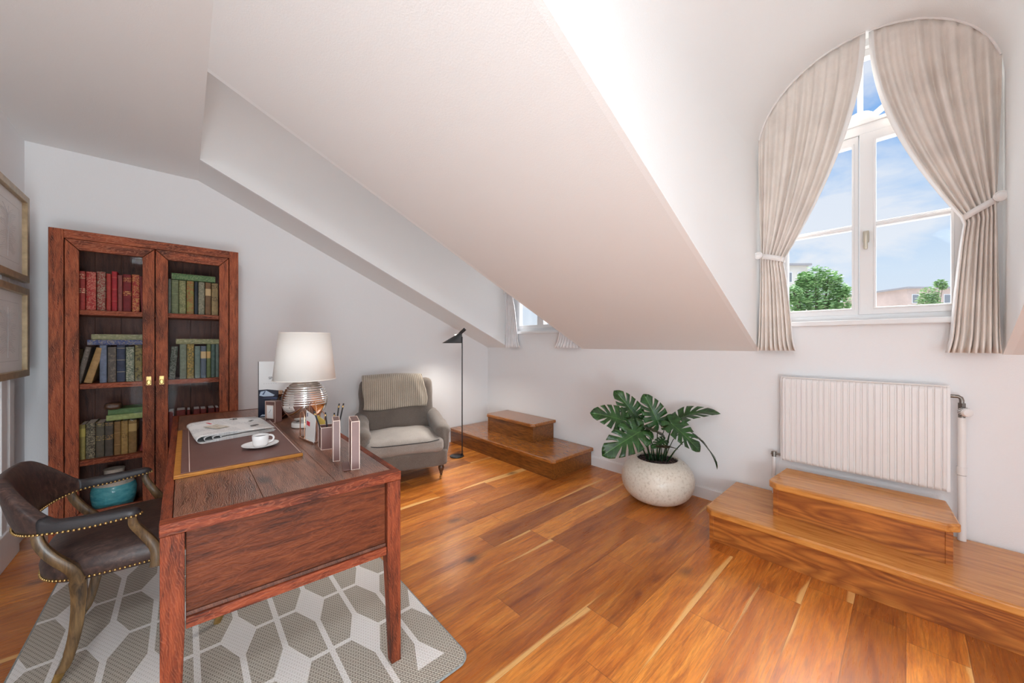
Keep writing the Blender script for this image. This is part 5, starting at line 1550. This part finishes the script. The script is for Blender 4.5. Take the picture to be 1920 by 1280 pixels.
# ================================================================== PICTURES ON THE LEFT WALL
def picture(z0, z1, y1, label, group='framed prints on the left wall'):
    y0 = y1 - .58; x = UC + .046
    r = thing('picture_frame', label, 'picture', (x, (y0 + y1) / 2, z0), 0, group)
    fw = .042; dpth = .030
    mb = MB().poly([(y0, z0), (y1, z0), (y1, z1), (y0, z1)], lambda a, b, t: (t, a, b), x, x + dpth, holes=[[(y0 + fw, z0 + fw), (y1 - fw, z0 + fw), (y1 - fw, z1 - fw), (y0 + fw, z1 - fw)]])
    mb.build('frame', M['gilt'], r, bevel=.004)
    MB().box(x, x + .008, y0 + fw - .004, y1 - fw + .004, z0 + fw - .004, z1 - fw + .004).build('mount', M['paper'], r)
    mb = MB(); q = .06; bx = x + .0083
    for a in ((y0 + fw + q, y1 - fw - q, z0 + fw + q, z0 + fw + q + .002), (y0 + fw + q, y1 - fw - q, z1 - fw - q - .002, z1 - fw - q), (y0 + fw + q, y0 + fw + q + .002, z0 + fw + q, z1 - fw - q), (y1 - fw - q - .002, y1 - fw - q, z0 + fw + q, z1 - fw - q)):
        mb.box(bx, bx + .0004, *a)
    mb.build('mount_line', M['greyink'], r)
    mb = MB(); rnd = random.Random(int(z0 * 100)); cy_, cz_ = (y0 + y1) / 2, (z0 + z1) / 2
    for k in range(26):
        a = R(-80 + k * 6.4); L = .10 + .03 * math.sin(k)
        p0 = Vector((bx, cy_ + .01 * math.cos(a), cz_ - .11 + k * .008)); p1 = p0 + Vector((0, math.cos(a * .3) * L, math.sin(a * .5 + .4) * L * .6))
        mb.tube([p0, p0.lerp(p1, .5) + Vector((0, 0, .008)), p1], .0009, 4)
        p1 = p0 + Vector((0, -math.cos(a * .3) * L, math.sin(a * .5 + .4) * L * .6)); mb.tube([p0, p0.lerp(p1, .5) + Vector((0, 0, .008)), p1], .0009, 4)
    mb.tube([(bx, cy_, cz_ - .15), (bx, cy_ + .005, cz_ + .14)], .0014, 5)
    mb.build('fern_drawing', M['greyink'], r)
    MB().box(x + .012, x + .0135, y0 + fw - .002, y1 - fw + .002, z0 + fw - .002, z1 - fw + .002).build('glass_pane', M['picglass'], r)
M['gilt'] = plain('aged_gilt_wood', (.40, .30, .18), .35, .35, var=.25, vscale=20)
picture(1.682, 2.225, 3.80, 'upper gilt-framed fern print on the left wall')
picture(1.092, 1.645, 3.80, 'lower gilt-framed fern print on the left wall, below its twin')

# ================================================================== OUTSIDE THE WINDOW
GZ = -11.0
struct('ground_terrain', MB().box(7, 160, -110, 90, GZ - .5, GZ), plain('city_ground', (.34, .33, .31), .9, var=.2, vscale=.2))
bpy.data.objects['ground_terrain'].name = 'ground'
M['foliage'] = plain('tree_foliage', (.27, .44, .19), .7, var=.40, vscale=1.6)  # foliage greens lightened to stand in for hazy air
M['foliage2'] = plain('rooftop_foliage', (.27, .42, .20), .7, var=.35, vscale=1.2)
M['bark'] = plain('bark', (.24, .19, .15), .9, var=.3, vscale=3)
def tree(label, base, h0, blobs, nleaf, size, mat, seed, trunk_r):
    base = Vector(base); r = thing('tree', label, 'tree', base)
    rnd = random.Random(seed); mb = MB()
    for k in range(nleaf):
        c, rad = blobs[rnd.randrange(len(blobs))]; c = Vector(c)
        d_ = Vector((rnd.gauss(0, 1), rnd.gauss(0, 1), rnd.gauss(0, .85))).normalized() * rad * rnd.uniform(.62, 1.05)
        p = c + d_; s = size * rnd.uniform(.6, 1.3)
        R3 = Matrix.Rotation(rnd.uniform(0, 6.3), 3, 'Z') @ Matrix.Rotation(rnd.uniform(-1.1, 1.1), 3, 'X')
        mb.add([p + R3 @ Vector(q) * s for q in ((-1, 0, 0), (-.3, -.45, .1), (1, 0, 0), (-.3, .45, .1))], [(0, 1, 2, 3)])
    mb.build('crown', mat, r, recalc=False)
    mb = MB(); mb.tube([base, base + UP * (h0 * .5), base + Vector((.15, .1, h0))], [trunk_r, trunk_r * .85, trunk_r * .6], 10)
    tp = base + Vector((.15, .1, h0))
    for c, rad in blobs: mb.tube([tp, tp.lerp(Vector(c), .5) + UP * .2, Vector(c) + UP * rad * .4], [trunk_r * .5, trunk_r * .3, trunk_r * .1], 7)
    mb.build('trunk', M['bark'], r, smooth=True)
    return r
def fp(px, py, dist):
    v = wp(px, py, dist); return v
T0 = fp(1534, 600, 26)
bl = []
for px, py, rad in ((1533, 548, 1.25), (1510, 545, .95), (1557, 550, 1.0), (1497, 566, .85), (1575, 568, .75), (1530, 522, .9), (1553, 525, .75), (1511, 526, .6), (1545, 572, 1.1), (1515, 575, 1.0), (1578, 545, .5), (1488, 552, .6), (1560, 590, 1.0), (1505, 595, 1.0), (1530, 610, 1.3)):
    bl.append((fp(px, py, 26 + rad - .9), rad))
tree('large leafy green tree outside, seen through the left window sash', (T0.x, T0.y, GZ), 9.5, bl, 6500, .15, M['foliage'], 4, .35)
T1 = fp(1749, 600, 38)
bl = [(fp(px, py, 38), rad) for px, py, rad in ((1741, 550, .75), (1735, 562, .7), (1748, 558, .6), (1763, 531, .45), (1768, 537, .35), (1740, 570, .8), (1752, 572, .6))]
tree('small green tree outside in front of the pink building, right window sash', (T1.x, T1.y, GZ), 11.0, bl, 1500, .15, M['foliage2'], 7, .2)
def building(label, px0, px1, ytop, d_, depth, mat, roofm, win, seed):
    a = wp(px0, ytop, d_); b_ = wp(px1, ytop, d_); ex = (b_ - a); ex.z = 0; w = ex.length; ex.normalize(); ey = Vector((-ex.y, ex.x, 0))
    if ey.dot(FWD) < 0: ey = -ey
    o = Vector((a.x, a.y, GZ)); h = a.z - GZ
    r = thing('building', label, 'building', (a.x + ex.x * w / 2, a.y + ex.y * w / 2, GZ))
    axes_box(MB(), o, ex, ey, UP, 0, w, 0, depth, 0, h).build('facade', mat, r)
    axes_box(MB(), o, ex, ey, UP, -.25, w + .25, -.25, depth + .25, h, h + .22).build('roof_cornice', roofm, r)
    for k in range(win):
        x = w * (k + .5) / win - .45
        for fl in range(2):
            z = h - 1.9 - fl * 2.9
            f = axes_box(MB(), o, ex, ey, UP, x, x + .9, -.05, .05, z, z + 1.2).build('window', M['window'], r)
            axes_box(MB(), o, ex, ey, UP, x + .1, x + .8, -.09, -.05, z + .1, z + 1.1).build('pane', M['winpane'], f)
    return r
M['winpane'] = plain('far_window_pane', (.22, .24, .27), .3)
M['pinkwall'] = plain('hazed_pink_render', (.62, .49, .44), .9, var=.12, vscale=.5)  # wall and roof colours paled, haze is painted into them
M['creamwall'] = plain('hazed_cream_render', (.68, .65, .60), .9, var=.08, vscale=.5)
M['roofgrey'] = plain('grey_roofing', (.36, .35, .37), .8)
M['roofpink'] = plain('hazed_red_roofing', (.50, .38, .35), .85)
building('pale pink building with grey cornice outside, behind the small tree', 1701, 1850, 541, 46, 9, M['pinkwall'], M['roofgrey'], 5, 1)
building('distant low grey-roofed house outside, left of the pink building', 1655, 1702, 566, 70, 8, M['creamwall'], M['roofgrey'], 3, 2)
building('distant haze-paled pink house outside, just right of the window mullion', 1560, 1668, 572, 82, 8, M['pinkwall'], M['roofpink'], 5, 3)
building('pale cream building outside, behind the large leafy tree', 1440, 1515, 498, 40, 9, M['creamwall'], M['roofgrey'], 3, 4)
